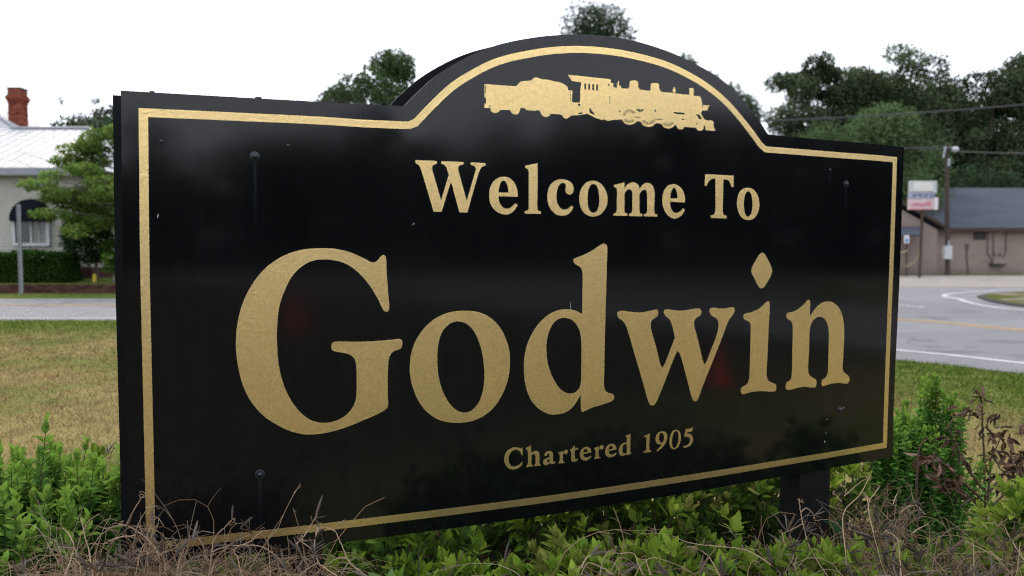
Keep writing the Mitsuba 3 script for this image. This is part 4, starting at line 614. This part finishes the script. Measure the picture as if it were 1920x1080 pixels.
# ------------------------------------------------------------------ planting bed
xs, ys = np.meshgrid(np.linspace(-2.2, 2.9, 110), np.linspace(.9, 3.6, 70), indexing='ij')
import meshkit
zz = .012 + .05 * meshkit.fbm(np.stack([xs * 3, ys * 3, xs * 0], -1), 4)
e_ = np.minimum(np.minimum(xs + 2.2, 2.9 - xs), np.minimum(ys - .9, 3.6 - ys)); zz = np.where(e_ < .15, zz * e_ / .15 - .01, zz)
structure('planting_bed', (np.stack([xs, ys, zz], -1).reshape(-1, 3), np.array([[i * 70 + j, (i + 1) * 70 + j, (i + 1) * 70 + j + 1, i * 70 + j + 1] for i in range(109) for j in range(69)])), 'm_bed', 'dark mulch of the planting bed round the sign', 'soil')

# ------------------------------------------------------------------ shrubs
LEAF_A, LEAF_B, LEAF_C = leaf(1, .50, 5, .22, .12), leaf(1, .42, 5, .45, .30), leaf(1, .58, 5, .12, -.10)
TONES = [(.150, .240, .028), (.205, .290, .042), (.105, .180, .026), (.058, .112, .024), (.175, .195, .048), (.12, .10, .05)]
def leaf_colour(v, t):
    k = len(v[0]) // 3; w = np.r_[np.full(k, .92), np.full(k, 1.22), np.full(k, .92)] * (.82 + .25 * np.tile(np.linspace(0, 1, k), 3)); return np.asarray(t)[None] * w[:, None]
LEAF_DICTS = [[mikit.ply(v, 'm_leaf', smooth=True, color=leaf_colour(v, np.array(t) * g)) for v in (LEAF_A, LEAF_B, LEAF_C) for g in (.72, .95, 1.2)] for t in TONES]

def low_shrub(label, cx, cy, rx, ry, top, seed, n, L=.046, single=260, tones=(0, 0, 1, 1, 2, 4), rot=0.0, group=None, deep=True):
    rng = np.random.default_rng(seed); k = thing('low_shrub', label, 'shrub', group); pos, lean, lev = [], [], []
    for j in range(n):
        a, r = rng.uniform(0, 2 * np.pi), rng.uniform(0, 1) ** .5; lx, ly = rx * r * math.cos(a), ry * r * math.sin(a)
        x, y = cx + lx * math.cos(rot) - ly * math.sin(rot), cy + lx * math.sin(rot) + ly * math.cos(rot)
        z = top * (1 - .22 * r ** 3) + .035 * rng.normal() + .03 * math.sin(x * 9 + seed) * math.cos(y * 7)
        pos.append((x, y, z)); lean.append((math.cos(a) * r * .5, math.sin(a) * r * .5, 1)); lev.append(0)
        if deep:
            for q in (.84, .66, .46):
                if rng.random() < .75: pos.append((x + rng.normal() * .03 + math.cos(a) * .03 * r, y + rng.normal() * .03, z * q)); lean.append((math.cos(a) * (.4 + r), math.sin(a) * (.4 + r), .6)); lev.append(1 + (q < .7))
    leaves = []
    for p_, ln, lv in zip(np.array(pos), np.array(lean), lev):
        ax = ln / np.linalg.norm(ln) + rng.normal(size=3) * .16; ax /= np.linalg.norm(ax); s1 = np.cross(ax, [.3, .8, .1]); s1 /= np.linalg.norm(s1); s2 = np.cross(ax, s1)
        m = rng.integers(7, 12); ph = rng.uniform(0, 6.28); t0 = tones[rng.integers(len(tones))]
        for i in range(m):
            az = ph + i * 2.4; el = math.radians(82 - 56 * (i / m) + rng.normal() * 10); rad = math.cos(az) * s1 + math.sin(az) * s2
            d = rad * math.cos(el) + ax * math.sin(el); nr = -rad * math.sin(el) + ax * math.cos(el)
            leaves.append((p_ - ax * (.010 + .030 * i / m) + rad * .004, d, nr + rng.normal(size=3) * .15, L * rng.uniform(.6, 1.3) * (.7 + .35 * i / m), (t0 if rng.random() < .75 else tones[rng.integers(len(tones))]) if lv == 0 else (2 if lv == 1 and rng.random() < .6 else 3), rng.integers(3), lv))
    key = np.array([l[0][1] - 1.2 * l[0][2] + .3 * l[6] for l in leaves]); order = np.argsort(key); rest = MB()
    M = frames(np.array([l[1] for l in leaves]), np.array([l[2] for l in leaves])) * np.array([l[3] for l in leaves])[:, None, None]; P = np.array([l[0] for l in leaves])
    for i in order[:single]:
        m = np.eye(4); m[:3, :3] = M[i]; m[:3, 3] = P[i]; put(k + '__leaf', LEAF_DICTS[leaves[i][4]][leaves[i][5] * 3 + rng.integers(3)], m)
    o = order[single:]
    for v in range(3):
        idx = np.array([i for i in o if leaves[i][5] == v])
        if len(idx): rest.many(*(LEAF_A, LEAF_B, LEAF_C)[v], M[idx], P[idx], np.array([TONES[leaves[i][4]] for i in idx]) * rng.uniform(.75, 1.25, (len(idx), 1)))
    key = rest.build(k + '__leaves', 'm_leaf', smooth=True); labels[key] = {'label': 'deeper leaves of the shrub', 'kind': 'stuff'}
    st = MB()
    for p_ in np.array(pos)[::2]:
        b = np.array([cx + (p_[0] - cx) * .6, cy + (p_[1] - cy) * .6, .02]); st.tube([b, (b + p_) / 2 + rng.normal(size=3) * .02, p_ - [0, 0, .02]], [.004, .003, .0016], 4)
    st.build(k + '__stems', 'm_bark')
    return k

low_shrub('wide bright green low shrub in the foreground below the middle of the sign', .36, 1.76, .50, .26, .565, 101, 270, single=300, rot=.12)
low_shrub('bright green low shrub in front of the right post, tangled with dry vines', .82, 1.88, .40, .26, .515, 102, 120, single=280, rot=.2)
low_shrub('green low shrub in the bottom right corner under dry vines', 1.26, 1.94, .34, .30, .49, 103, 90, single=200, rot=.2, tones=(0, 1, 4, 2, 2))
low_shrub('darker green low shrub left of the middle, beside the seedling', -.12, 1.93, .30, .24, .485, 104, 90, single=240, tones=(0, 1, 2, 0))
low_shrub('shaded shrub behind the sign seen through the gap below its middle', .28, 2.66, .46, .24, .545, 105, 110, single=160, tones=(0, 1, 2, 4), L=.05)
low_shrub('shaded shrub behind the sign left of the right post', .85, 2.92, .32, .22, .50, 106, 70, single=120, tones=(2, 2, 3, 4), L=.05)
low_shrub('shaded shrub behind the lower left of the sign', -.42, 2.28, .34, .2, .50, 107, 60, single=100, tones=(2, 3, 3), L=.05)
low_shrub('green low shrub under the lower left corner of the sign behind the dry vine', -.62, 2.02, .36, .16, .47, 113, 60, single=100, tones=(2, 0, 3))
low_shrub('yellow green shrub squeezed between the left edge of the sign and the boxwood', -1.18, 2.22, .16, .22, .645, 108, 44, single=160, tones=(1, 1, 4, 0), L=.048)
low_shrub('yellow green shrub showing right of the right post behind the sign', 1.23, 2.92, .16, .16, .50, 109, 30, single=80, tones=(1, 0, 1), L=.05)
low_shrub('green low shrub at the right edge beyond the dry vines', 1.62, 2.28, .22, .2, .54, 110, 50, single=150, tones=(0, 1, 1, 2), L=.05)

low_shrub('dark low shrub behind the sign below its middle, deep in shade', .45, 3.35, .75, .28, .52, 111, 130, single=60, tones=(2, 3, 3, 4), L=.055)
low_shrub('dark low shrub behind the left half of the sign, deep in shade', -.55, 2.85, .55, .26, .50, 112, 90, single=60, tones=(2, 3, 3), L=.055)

def boxwood(label, stems, seed, L=.037, low=.2, dark=1.0):
    """upright stems of small paired leaves; stems: (base, tip)"""
    rng = np.random.default_rng(seed); k = thing('boxwood', label, 'shrub'); P, D, N, S, C = [], [], [], [], []; st = MB(); tipk = []
    for b, t in stems:
        b, t = np.array(b, float), np.array(t, float); mid = (b + t) / 2 + rng.normal(size=3) * [.035, .035, 0]; u = np.linspace(0, 1, 9)[:, None]
        q = b * (1 - u) ** 2 + 2 * mid * u * (1 - u) + t * u ** 2; st.tube(q, np.linspace(.004, .0012, 9), 4, (.075, .085, .03), cap=False)
        ln = np.linalg.norm(t - b); nn = int(ln * (1 - low) / .0115)
        for i in range(nn):
            v = low + (1 - low) * (i + 1) / nn; p_ = b * (1 - v) ** 2 + 2 * mid * v * (1 - v) + t * v ** 2; up = (1 - v)
            az = i * 1.57 + rng.normal() * .35
            for s_ in (0, np.pi):
                a = az + s_; el = math.radians(rng.uniform(2, 56)) if up > .04 else math.radians(rng.uniform(60, 85))
                P.append(p_); D.append([math.cos(a) * math.cos(el), math.sin(a) * math.cos(el), math.sin(el)]); N.append([-math.cos(a) * math.sin(el), -math.sin(a) * math.sin(el), math.cos(el)])
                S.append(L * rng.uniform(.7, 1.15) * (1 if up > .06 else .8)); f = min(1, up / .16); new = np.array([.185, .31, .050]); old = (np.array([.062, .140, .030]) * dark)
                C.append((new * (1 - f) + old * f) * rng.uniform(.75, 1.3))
    P, C = np.array(P), np.array(C); M = frames(np.array(D), np.array(N) + rng.normal(size=(len(P), 3)) * .12) * np.array(S)[:, None, None]
    near = np.argsort(P[:, 1] - 1.4 * P[:, 2])[:300]; mask = np.zeros(len(P), bool); mask[near] = True
    tv, tf = leaf(1, .56, 4, .2, .18)
    dicts = [mikit.ply((tv, tf), 'm_leaf', smooth=True, color=np.tile(c, (len(tv), 1))) for c in ((.185, .31, .050), (.12, .225, .042), (.062, .145, .032))]
    for i in near:
        m = np.eye(4); m[:3, :3] = M[i]; m[:3, 3] = P[i]; put(k + '__leaf', dicts[int(np.argmin([abs(C[i][1] - .31), abs(C[i][1] - .225), abs(C[i][1] - .145)]))], m)
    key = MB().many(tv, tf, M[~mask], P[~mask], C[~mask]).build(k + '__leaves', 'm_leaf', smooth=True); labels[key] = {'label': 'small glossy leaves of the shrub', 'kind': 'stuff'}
    st.build(k + '__stems', 'm_dry')

rng = np.random.default_rng(120); stems = []
for j in range(230):
    x, y = rng.uniform(-1.85, -.98), rng.uniform(1.62, 2.3); e = ((x + 1.42) / .48) ** 2 + ((y - 1.95) / .36) ** 2
    if e > 1: continue
    z = .755 - .10 * e + rng.normal() * .03 - .25 * max(0, 1.72 - y)
    stems.append(((x * .75 - .35, y * .8 + .39, 0), (x, y, z)))
stems += [((-1.22, 1.92, 0), (-1.155, 1.90, .872)), ((-1.30, 1.9, 0), (-1.262, 1.88, .80)), ((-1.12, 1.95, 0), (-1.055, 1.93, .775)), ((-1.08, 1.95, 0), (-.985, 1.93, .79)), ((-1.06, 1.96, 0), (-.965, 1.95, .775)), ((-1.05, 1.96, 0), (-1.0, 1.97, .77))]
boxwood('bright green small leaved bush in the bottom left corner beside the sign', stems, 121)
rng = np.random.default_rng(122); stems = []
for cx_, cy_, top, r, n in ((1.655, 3.02, .80, .055, 14), (1.50, 3.0, .67, .10, 26), (1.44, 3.0, .60, .10, 22), (1.60, 3.0, .62, .13, 30), (1.735, 3.0, .725, .05, 12), (1.545, 3.0, .725, .02, 2), (1.75, 2.98, .52, .1, 16), (1.68, 3.0, .60, .08, 14)):
    for j in range(n):
        a, q_ = rng.uniform(0, 6.28), rng.uniform(0, 1) ** .5 * r; x, y = cx_ + q_ * math.cos(a), cy_ + q_ * math.sin(a) * 1.2
        stems.append(((x * .6 + .4 * 1.58, y * .6 + .4 * 3.0, 0), (x, y, top - .06 * (q_ / r) ** 2 + rng.normal() * .015)))
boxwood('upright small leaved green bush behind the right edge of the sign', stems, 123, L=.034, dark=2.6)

# ------------------------------------------------------------------ dry vines and dead plants
DEAD = [[[1.808,2.9,0.259],[1.795,2.9,0.434],[1.79,2.9,0.536],[1.781,2.9,0.638],[1.764,2.88,0.734],[1.745,2.87,0.77],[1.727,2.86,0.782],[1.719,2.86,0.768]],[[1.806,2.9,0.311],[1.826,2.92,0.428],[1.848,2.95,0.502],[1.871,2.95,0.554],[1.89,2.95,0.606]],[[1.794,2.9,0.393],[1.707,2.86,0.486],[1.653,2.84,0.572],[1.616,2.83,0.654],[1.654,2.83,0.704],[1.697,2.83,0.71]],[[1.795,2.9,0.352],[1.643,2.8,0.464],[1.571,2.78,0.529],[1.522,2.78,0.548],[1.484,2.78,0.533]],[[1.805,2.9,0.372],[1.886,2.92,0.459],[1.925,2.92,0.51],[1.951,2.92,0.521]],[[1.806,2.9,0.311],[1.885,2.9,0.393],[1.934,2.9,0.454],[1.974,2.9,0.475]],[[1.796,2.9,0.311],[1.664,2.8,0.414],[1.581,2.76,0.466],[1.552,2.76,0.466]],[[1.432,2.7,0.398],[1.432,2.7,0.494],[1.435,2.7,0.589],[1.445,2.7,0.623],[1.467,2.7,0.642]],[[1.793,2.9,0.638],[1.818,2.9,0.614],[1.834,2.9,0.602],[1.862,2.9,0.618]]]
VINE_L = [[[-0.719,1.55,0.639],[-0.73,1.57,0.675],[-0.768,1.6,0.697],[-0.796,1.6,0.718],[-0.813,1.6,0.726],[-0.827,1.6,0.728]],[[-0.811,1.6,0.726],[-0.793,1.6,0.76],[-0.781,1.6,0.779],[-0.777,1.6,0.785]],[[-0.791,1.6,0.703],[-0.809,1.58,0.709],[-0.826,1.56,0.708]],[[-0.631,1.58,0.626],[-0.633,1.6,0.663],[-0.634,1.62,0.69],[-0.613,1.62,0.713],[-0.596,1.62,0.73],[-0.589,1.62,0.733]],[[-0.564,1.58,0.626],[-0.577,1.6,0.652],[-0.584,1.6,0.674],[-0.557,1.62,0.684],[-0.536,1.62,0.703],[-0.531,1.62,0.706]],[[-0.634,1.6,0.669],[-0.6,1.6,0.68],[-0.561,1.6,0.683],[-0.527,1.6,0.68],[-0.488,1.58,0.665],[-0.457,1.55,0.639]],[[-0.285,1.5,0.658],[-0.322,1.53,0.669],[-0.337,1.55,0.677],[-0.352,1.57,0.697],[-0.37,1.6,0.71],[-0.371,1.6,0.718],[-0.363,1.6,0.731]],[[-0.371,1.6,0.712],[-0.381,1.6,0.718],[-0.395,1.6,0.721],[-0.406,1.6,0.72]],[[-0.337,1.55,0.677],[-0.359,1.55,0.674],[-0.375,1.55,0.663]],[[-0.449,1.58,0.693],[-0.443,1.6,0.695],[-0.434,1.62,0.709],[-0.422,1.63,0.73],[-0.419,1.63,0.733]],[[-0.337,1.5,0.654],[-0.376,1.53,0.663],[-0.395,1.55,0.666],[-0.408,1.57,0.68],[-0.427,1.58,0.691],[-0.446,1.59,0.699]],[[-0.41,1.57,0.686],[-0.408,1.58,0.707],[-0.408,1.6,0.72]],[[-0.396,1.55,0.666],[-0.419,1.55,0.652],[-0.433,1.52,0.646]],[[-0.98,1.55,0.633],[-0.983,1.6,0.638],[-0.967,1.62,0.634]],[[-0.915,1.55,0.633],[-0.926,1.6,0.663],[-0.922,1.6,0.686],[-0.945,1.62,0.701],[-0.956,1.62,0.713]],[[-0.839,1.52,0.646],[-0.878,1.58,0.671],[-0.897,1.6,0.697],[-0.917,1.62,0.73]],[[-1.211,2.3,0.678],[-1.199,2.3,0.711],[-1.193,2.3,0.73]],[[-1.2,2.3,0.702],[-1.219,2.3,0.694],[-1.232,2.3,0.696]]]
VINE_R = [[[0.729,1.75,0.551],[0.707,1.8,0.596],[0.706,1.85,0.643],[0.71,1.88,0.672],[0.715,1.9,0.685]],[[0.706,1.85,0.64],[0.691,1.86,0.626],[0.669,1.88,0.605],[0.663,1.88,0.609]],[[0.667,1.88,0.608],[0.669,1.87,0.582],[0.668,1.86,0.566]],[[0.709,1.87,0.662],[0.724,1.88,0.668],[0.737,1.88,0.661],[0.746,1.88,0.649]],[[0.775,1.75,0.551],[0.789,1.8,0.596],[0.804,1.85,0.629],[0.82,1.88,0.661],[0.873,1.92,0.686],[0.906,1.95,0.711],[0.924,1.97,0.726]],[[0.849,1.95,0.676],[0.886,1.98,0.688],[0.911,2.0,0.696],[0.929,2.0,0.707]],[[0.83,1.92,0.672],[0.823,1.93,0.68],[0.815,1.93,0.688]],[[0.852,1.95,0.683],[0.858,1.96,0.69],[0.852,1.96,0.697]],[[0.882,1.85,0.603],[0.897,1.92,0.659],[0.927,1.95,0.683],[0.947,1.97,0.691],[0.949,1.97,0.695]],[[0.898,1.92,0.652],[0.904,1.94,0.673],[0.902,1.95,0.683]],[[1.0,2.0,0.639],[1.032,2.05,0.644],[1.04,2.05,0.659]],[[1.139,2.1,0.576],[1.124,2.12,0.595],[1.128,2.15,0.612],[1.121,2.15,0.643]],[[1.109,2.1,0.601],[1.087,2.1,0.598],[1.05,2.05,0.601]],[[0.872,1.7,0.572],[0.907,1.78,0.591],[0.911,1.8,0.622],[0.893,1.82,0.634]],[[0.999,1.9,0.598],[1.045,1.95,0.593],[1.082,1.98,0.592]],[[1.162,1.8,0.57],[1.142,1.85,0.577],[1.12,1.88,0.585]],[[1.065,1.75,0.551],[1.094,1.8,0.583],[1.103,1.82,0.601]],[[1.247,1.85,0.55],[1.278,1.95,0.565],[1.292,2.0,0.582]],[[0.578,1.68,0.605],[0.561,1.72,0.609],[0.54,1.75,0.613],[0.512,1.78,0.608],[0.454,1.8,0.606],[0.415,1.82,0.607],[0.374,1.84,0.617],[0.311,1.85,0.615]],[[0.452,1.65,0.596],[0.448,1.68,0.605],[0.441,1.72,0.615],[0.424,1.78,0.61]],[[0.279,1.62,0.611],[0.274,1.66,0.621],[0.271,1.7,0.626],[0.239,1.7,0.626],[0.215,1.7,0.629]],[[0.214,1.6,0.619],[0.193,1.62,0.626],[0.17,1.64,0.628],[0.159,1.64,0.624],[0.148,1.62,0.611]],[[0.148,1.62,0.626],[0.163,1.66,0.633],[0.179,1.68,0.631],[0.209,1.7,0.632]],[[0.292,1.6,0.619],[0.289,1.62,0.632],[0.286,1.63,0.642]]]

def bez(pts, k=5):
    p = np.asarray(pts, float); e = np.vstack([2 * p[0] - p[1], p, 2 * p[-1] - p[-2]]); out = []
    for i in range(len(p) - 1):
        a, b, c, d = e[i:i + 4]
        for t in np.arange(k) / k: out.append(.5 * (2 * b + (c - a) * t + (2 * a - 5 * b + 4 * c - d) * t * t + (3 * b - a - 3 * c + d) * t ** 3))
    return np.array(out + [p[-1]])

def pod_mesh(L, W, bend):
    """a slender ribbed seed pod along +y"""
    n, m = 15, 6; t = np.linspace(0, 1, n); r = W / 2 * np.sin(np.pi * (.04 + .93 * t)) ** .7 * (1 + .10 * np.sin(t * 42)); a = np.arange(m) * 2 * np.pi / m
    v = np.stack([r[:, None] * np.cos(a), np.repeat((t * L)[:, None], m, 1), .45 * r[:, None] * np.sin(a) + (bend * L * t ** 2)[:, None]], -1).reshape(-1, 3)
    f = [[i * m + j, i * m + (j + 1) % m, (i + 1) * m + (j + 1) % m, (i + 1) * m + j] for i in range(n - 1) for j in range(m)]
    f = np.array(f); return v, np.vstack([f[:, [0, 1, 2]], f[:, [0, 2, 3]]])
PODS = [(pod_mesh(1, .14, .10), c) for c in ((.055, .042, .034), (.095, .076, .060), (.034, .025, .020), (.082, .052, .032))]
POD_DICTS = [mikit.ply(v, 'm_dry', smooth=True, color=np.array(c)[None] * (1 + .45 * np.sin(v[0][:, 1:2] * 44)) * np.ones((len(v[0]), 1))) for v, c in PODS]

def vines(label, hand, region, n, seed, pods, rad=.0011, zfun=None):
    """tangle of thin dry stems: the hand placed ones and n grown through the region (x0,x1,y0,y1,z0,z1), with ribbed dark pods"""
    rng = np.random.default_rng(seed); k = thing('dead_vine', label, 'vine'); nodes = []; x0, x1, y0, y1, z0, z1 = region
    def stem_colour(): return np.array([(.25, .160, .090), (.32, .225, .140), (.18, .108, .062), (.25, .19, .135)][rng.integers(4)]) * rng.uniform(.8, 1.15)
    for h_ in hand:
        q = bez(h_); q[1:-1] += rng.normal(size=(len(q) - 2, 3)) * .0004; MB().tube(q, np.linspace(rad * 1.3, rad * .8, len(q)), 5, np.array([.31, .215, .14]) * rng.uniform(.8, 1.2)).build(k + '__stem', 'm_dry', smooth=True); nodes += list(q[::4])
        tp = q[-1]; cu = MB()
        for _ in range(2):
            a = np.linspace(0, rng.uniform(3, 6), 9); s_ = rng.uniform(.003, .008); d1, d2 = sphere_dirs(rng, 2); cu.tube(tp + s_ * ((np.cos(a) - 1)[:, None] * d1 + np.sin(a)[:, None] * d2), rad * .55, 4, stem_colour())
        cu.build(k + '__tendril', 'm_dry')
    rest = MB()
    for j in range(n):
        p_ = np.array([rng.uniform(x0, x1), rng.uniform(y0, y1), rng.uniform(z0 - .1, z0 + .08)]); zt = z1 if zfun is None else zfun(p_[0])
        az, el = rng.uniform(0, 6.28), rng.uniform(.25, 1.35); d = np.array([math.cos(az) * math.cos(el), .6 * math.sin(az) * math.cos(el), math.sin(el)])
        bend = rng.normal(size=3) * .10 + [0, 0, -.07]; pts = [p_]; m = rng.integers(6, 13); ln = rng.uniform(.10, .30) / m
        for i in range(m):
            d = d + bend + (rng.normal(size=3) * .45 if rng.random() < .14 else rng.normal(size=3) * .05)
            if pts[-1][2] > zt - .02: d[2] -= .45
            d[1] += .5 * ((pts[-1][1] < y0) - 1.0 * (pts[-1][1] > y1)); d /= np.linalg.norm(d); pts.append(pts[-1] + d * ln)
        q = np.array(pts); c = stem_colour(); rr = rad * rng.uniform(.6, 1.25); rest.tube(q, np.linspace(rr, rr * .45, len(q)), 4, c, cap=False); nodes += list(q[3::3])
        for _ in range(rng.integers(0, 4)):
            i = rng.integers(1, len(q) - 1); e = q[i + 1] - q[i - 1]; e = e / np.linalg.norm(e) + rng.normal(size=3) * .7; e /= np.linalg.norm(e); l = rng.uniform(.02, .085); w = rng.normal(size=3) * .25
            br = q[i] + np.array([0, .35, .7, 1.0])[:, None] * l * e + np.array([0, .1, .45, 1.0])[:, None] * l * w; rest.tube(br, np.linspace(rr * .6, rr * .3, 4), 3, c * rng.uniform(.8, 1.1), cap=False)
            if rng.random() < .12:
                a = np.linspace(0, rng.uniform(3, 7), 8); s_ = np.linspace(.006, .002, 8); d1, d2 = sphere_dirs(rng, 2); rest.tube(br[-1] + s_[:, None] * (np.cos(a)[:, None] * d1 + np.sin(a)[:, None] * d2) - .006 * d1, rr * .3, 3, c, cap=False)
    rest.build(k + '__tangle', 'm_dry', smooth=True); labels[k + '__tangle'] = {'label': 'mass of finer tan stems and tendrils', 'kind': 'stuff'}
    nodes = np.array(nodes); up = nodes[nodes[:, 2] > z0 + .25 * (z1 - z0)]
    for j in range(pods):
        o = up[rng.integers(len(up))]; cl = rng.integers(1, 5); ax = np.array([rng.normal() * .8, rng.normal() * .5, abs(rng.normal()) * .8 + .15])
        for i in range(cl):
            d = ax + rng.normal(size=3) * .45; m = np.eye(4); m[:3, :3] = frames(d[None], rng.normal(size=(1, 3)))[0] * rng.uniform(.026, .054); m[:3, 3] = o; put(k + '__pod', POD_DICTS[rng.integers(4)], m)
    return k
vines('tangle of dry tan vine with grey pods over the bottom left corner of the sign', VINE_L, (-.98, -.42, 1.50, 1.66, .50, .72), 1150, 131, 170, zfun=lambda x: .715 - .10 * abs(x + .78) / .3 if x < -.5 else .645)
vines('dry tan vine with dark pods scrambling over the shrubs at bottom right', VINE_R, (.62, 1.36, 1.66, 2.02, .42, .65), 640, 132, 150, zfun=lambda x: .615 + .03 * math.sin(x * 7))
vines('thin dry vine lying over the low shrub below the middle of the sign', [], (-.02, .40, 1.50, 1.66, .56, .66), 34, 133, 10)
vines('brown dry vine clump behind the sign beside the right post', [], (1.14, 1.44, 2.72, 2.9, .22, .56), 150, 134, 14, rad=.0016)
rng = np.random.default_rng(140); k = thing('dead_plant', 'dead plant with curled brown leaves on bare stems right of the sign', 'plant'); tips = []
for h_ in DEAD:
    q = bez(h_, 6); MB().tube(q, np.linspace(.0048, .0014, len(q)), 6, np.array([.075, .046, .030]) * rng.uniform(.8, 1.2)).build(k + '__stem', 'm_dry', smooth=True); tips.append(q)
def dead_leaf(rng):
    v, f = leaf(1, rng.uniform(.16, .30), 7, rng.uniform(1.0, 2.6), rng.uniform(-.2, .5)); t = v[:, 1].copy(); a = rng.normal() * 2.0 * t; x, z = v[:, 0].copy(), v[:, 2].copy(); v[:, 0] = x * np.cos(a) - z * np.sin(a) + .10 * np.sin(t * 4 + rng.uniform(0, 6)) ; v[:, 2] = x * np.sin(a) + z * np.cos(a); return v, f
DL = []
for i in range(9):
    v, f = dead_leaf(rng); c = np.array([(.085, .046, .026), (.055, .031, .020), (.13, .080, .052), (.085, .040, .019), (.040, .025, .017)][i % 5]); DL.append(mikit.ply((v, f), 'm_dry', smooth=True, color=c[None] * (.8 + .4 * rng.random((len(v), 1)))))
for j in range(210):
    q = tips[rng.choice(len(tips), p=[.07, .12, .17, .18, .14, .12, .16, .01, .03])]; o = q[rng.integers(int(len(q) * .3), len(q))] + rng.normal(size=3) * .012
    d = np.array([rng.normal() * .8, rng.normal() * .6, rng.normal() * .5 - .55]); m = np.eye(4); m[:3, :3] = frames(d[None], rng.normal(size=(1, 3)) + [0, -.4, .5])[0] * rng.uniform(.028, .062); m[:3, 3] = o; put(k + '__leaf', DL[rng.integers(9)], m)
for o, dd in (((1.79, 2.83, .70), (-.6, 0, -.7)), ((1.81, 2.85, .70), (-.4, 0, -.9)), ((1.93, 2.92, .605), (.9, 0, .15)), ((1.88, 2.9, .60), (.5, 0, -.6))):
    for _ in range(2):
        m = np.eye(4); m[:3, :3] = frames(np.array([dd]) + rng.normal(size=(1, 3)) * .2, rng.normal(size=(1, 3)))[0] * rng.uniform(.04, .065); m[:3, 3] = o; put(k + '__leaf', DL[rng.integers(9)], m)
# seedling with broad pale green leaves
rng = np.random.default_rng(150); k = thing('seedling', 'young seedling with five pale green leaves at the bottom edge left of the middle', 'plant')
b = np.array([-.235, 1.44, .655]); MB().tube([[-.235, 1.46, .02], [-.238, 1.45, .4], b, b + [0, 0, .012]], [.003, .0025, .002, .0012], 6, (.12, .17, .06)).build(k + '__stem', 'm_dry')
for dx_, dy_, dz_, L_, W_ in ((-.62, -.1, .62, .050, .45), (-.80, -.3, .02, .046, .55), (.12, .2, .95, .040, .42), (.50, -.2, .60, .040, .50), (-.5, -.6, -.35, .040, .55)):
    v, f = leaf(1, W_, 8, .14, .18); v[:, 2] += .012 * np.sin(v[:, 1] * 22) * np.abs(v[:, 0]) / .2
    M = frames(np.array([[dx_, dy_, dz_]]), np.array([[-.05, -.8, .6]]))[0] * L_; add(k + '__leaf', (v @ M.T + b + [0, 0, .004], f), 'm_leaf', smooth=True, color=np.tile((.135, .21, .075), (len(v), 1)))
# lobed leaf by the right post
k = thing('weed', 'single dark green lobed leaf rising in front of the right post', 'plant')
lo_ = Polygon([(0, 0), (.012, .006), (.02, .016), (.026, .012), (.028, .024), (.042, .020), (.040, .032), (.062, .034), (.046, .040), (.046, .050), (.032, .044), (.028, .058), (.018, .044), (.006, .046), (.006, .026), (-.004, .012)])
v, f = trimesh.creation.triangulate_polygon(lo_.buffer(.002).buffer(-.001), engine='earcut'); v3 = np.c_[v, .008 * np.sin(v[:, 0] * 60)]
M = frames(np.array([[.15, -.3, .9]]), np.array([[.1, -.9, .45]]))[0]; M = M @ np.diag([-1.0, 1, 1])
add(k + '__leaf', (v3 @ M.T + [.985, 2.28, .455], f), 'm_leaf', color=np.tile((.035, .095, .045), (len(v3), 1)))
MB().tube([[.985, 2.28, .02], [.99, 2.28, .3], [.985, 2.28, .457]], .002, 6, (.05, .09, .04)).build(k + '__stem', 'm_dry')

# ------------------------------------------------------------------ grass on the lawn
rng = np.random.default_rng(160); GP = []
for n, x0, x1, y0, y1 in ((60000, -9.5, -1.5, 2.6, 14.5), (26000, 1.2, 6.5, 3.4, 9.6)):
    x, y = rng.uniform(x0, x1, n * 3), rng.uniform(y0, y1, n * 3); t = np.abs(x) / y; keep = (t > .40) & (t < .76) & (rng.random(n * 3) < np.clip(1.6 * (4.0 / y) ** 1.3, .12, 1)) & ((5.05 - x) * .8 + (8.7 - y) * .6 > .02) & ~((x > -2.0) & (x < 2.7) & (y < 3.4))
    GP.append(np.c_[x, y][keep])
GP = np.vstack(GP); n = len(GP); d_ = np.minimum(14.7 - GP[:, 1], (5.05 - GP[:, 0]) * .8 + (8.7 - GP[:, 1]) * .6)
clump = meshkit.noise(np.c_[GP * 7, GP[:, :1] * 0]); pat = meshkit.fbm(np.c_[GP * .9, GP[:, :1] * 0], 4); verge = np.clip((3.1 - d_ - (pat - .5) * 2.0) / 1.8, 0, 1); u = rng.random(n)
dry = np.where((u < .55 + 1.6 * (.5 - pat))[:, None], [.235, .178, .080], [.135, .142, .046]); dry = np.where((u > .93)[:, None], [.165, .095, .045], dry); grn = np.where((u < .7)[:, None], [.065, .12, .018], [.12, .145, .035])
col = np.where((rng.random(n) < verge)[:, None], grn, dry) * rng.uniform(.65, 1.3, (n, 1)) * (.8 + .4 * clump[:, None])
far = np.clip(GP[:, 1] / 5, 1, 2.2); hgt = rng.uniform(.016, .040, n) * (1 + .6 * verge) * (.55 + .95 * clump)
M = frames(np.c_[rng.normal(size=(n, 2)) * .55, np.ones(n)], rng.normal(size=(n, 3))); sc = np.stack([.0042 * far * rng.uniform(.7, 1.4, n), hgt, hgt], 1)
BL = (np.array([[-.5, 0, 0], [.5, 0, 0], [.22, .6, .10], [-.22, .6, .10], [0, 1, .32]]), np.array([[0, 1, 2], [0, 2, 3], [3, 2, 4]]))
key = MB().many(*BL, M * sc[:, None, :], np.c_[GP, np.zeros(n)], col).build('grass', 'm_grass'); tag(key, 'short dry and green grass blades of the mown lawn', 'grass', kind='stuff')
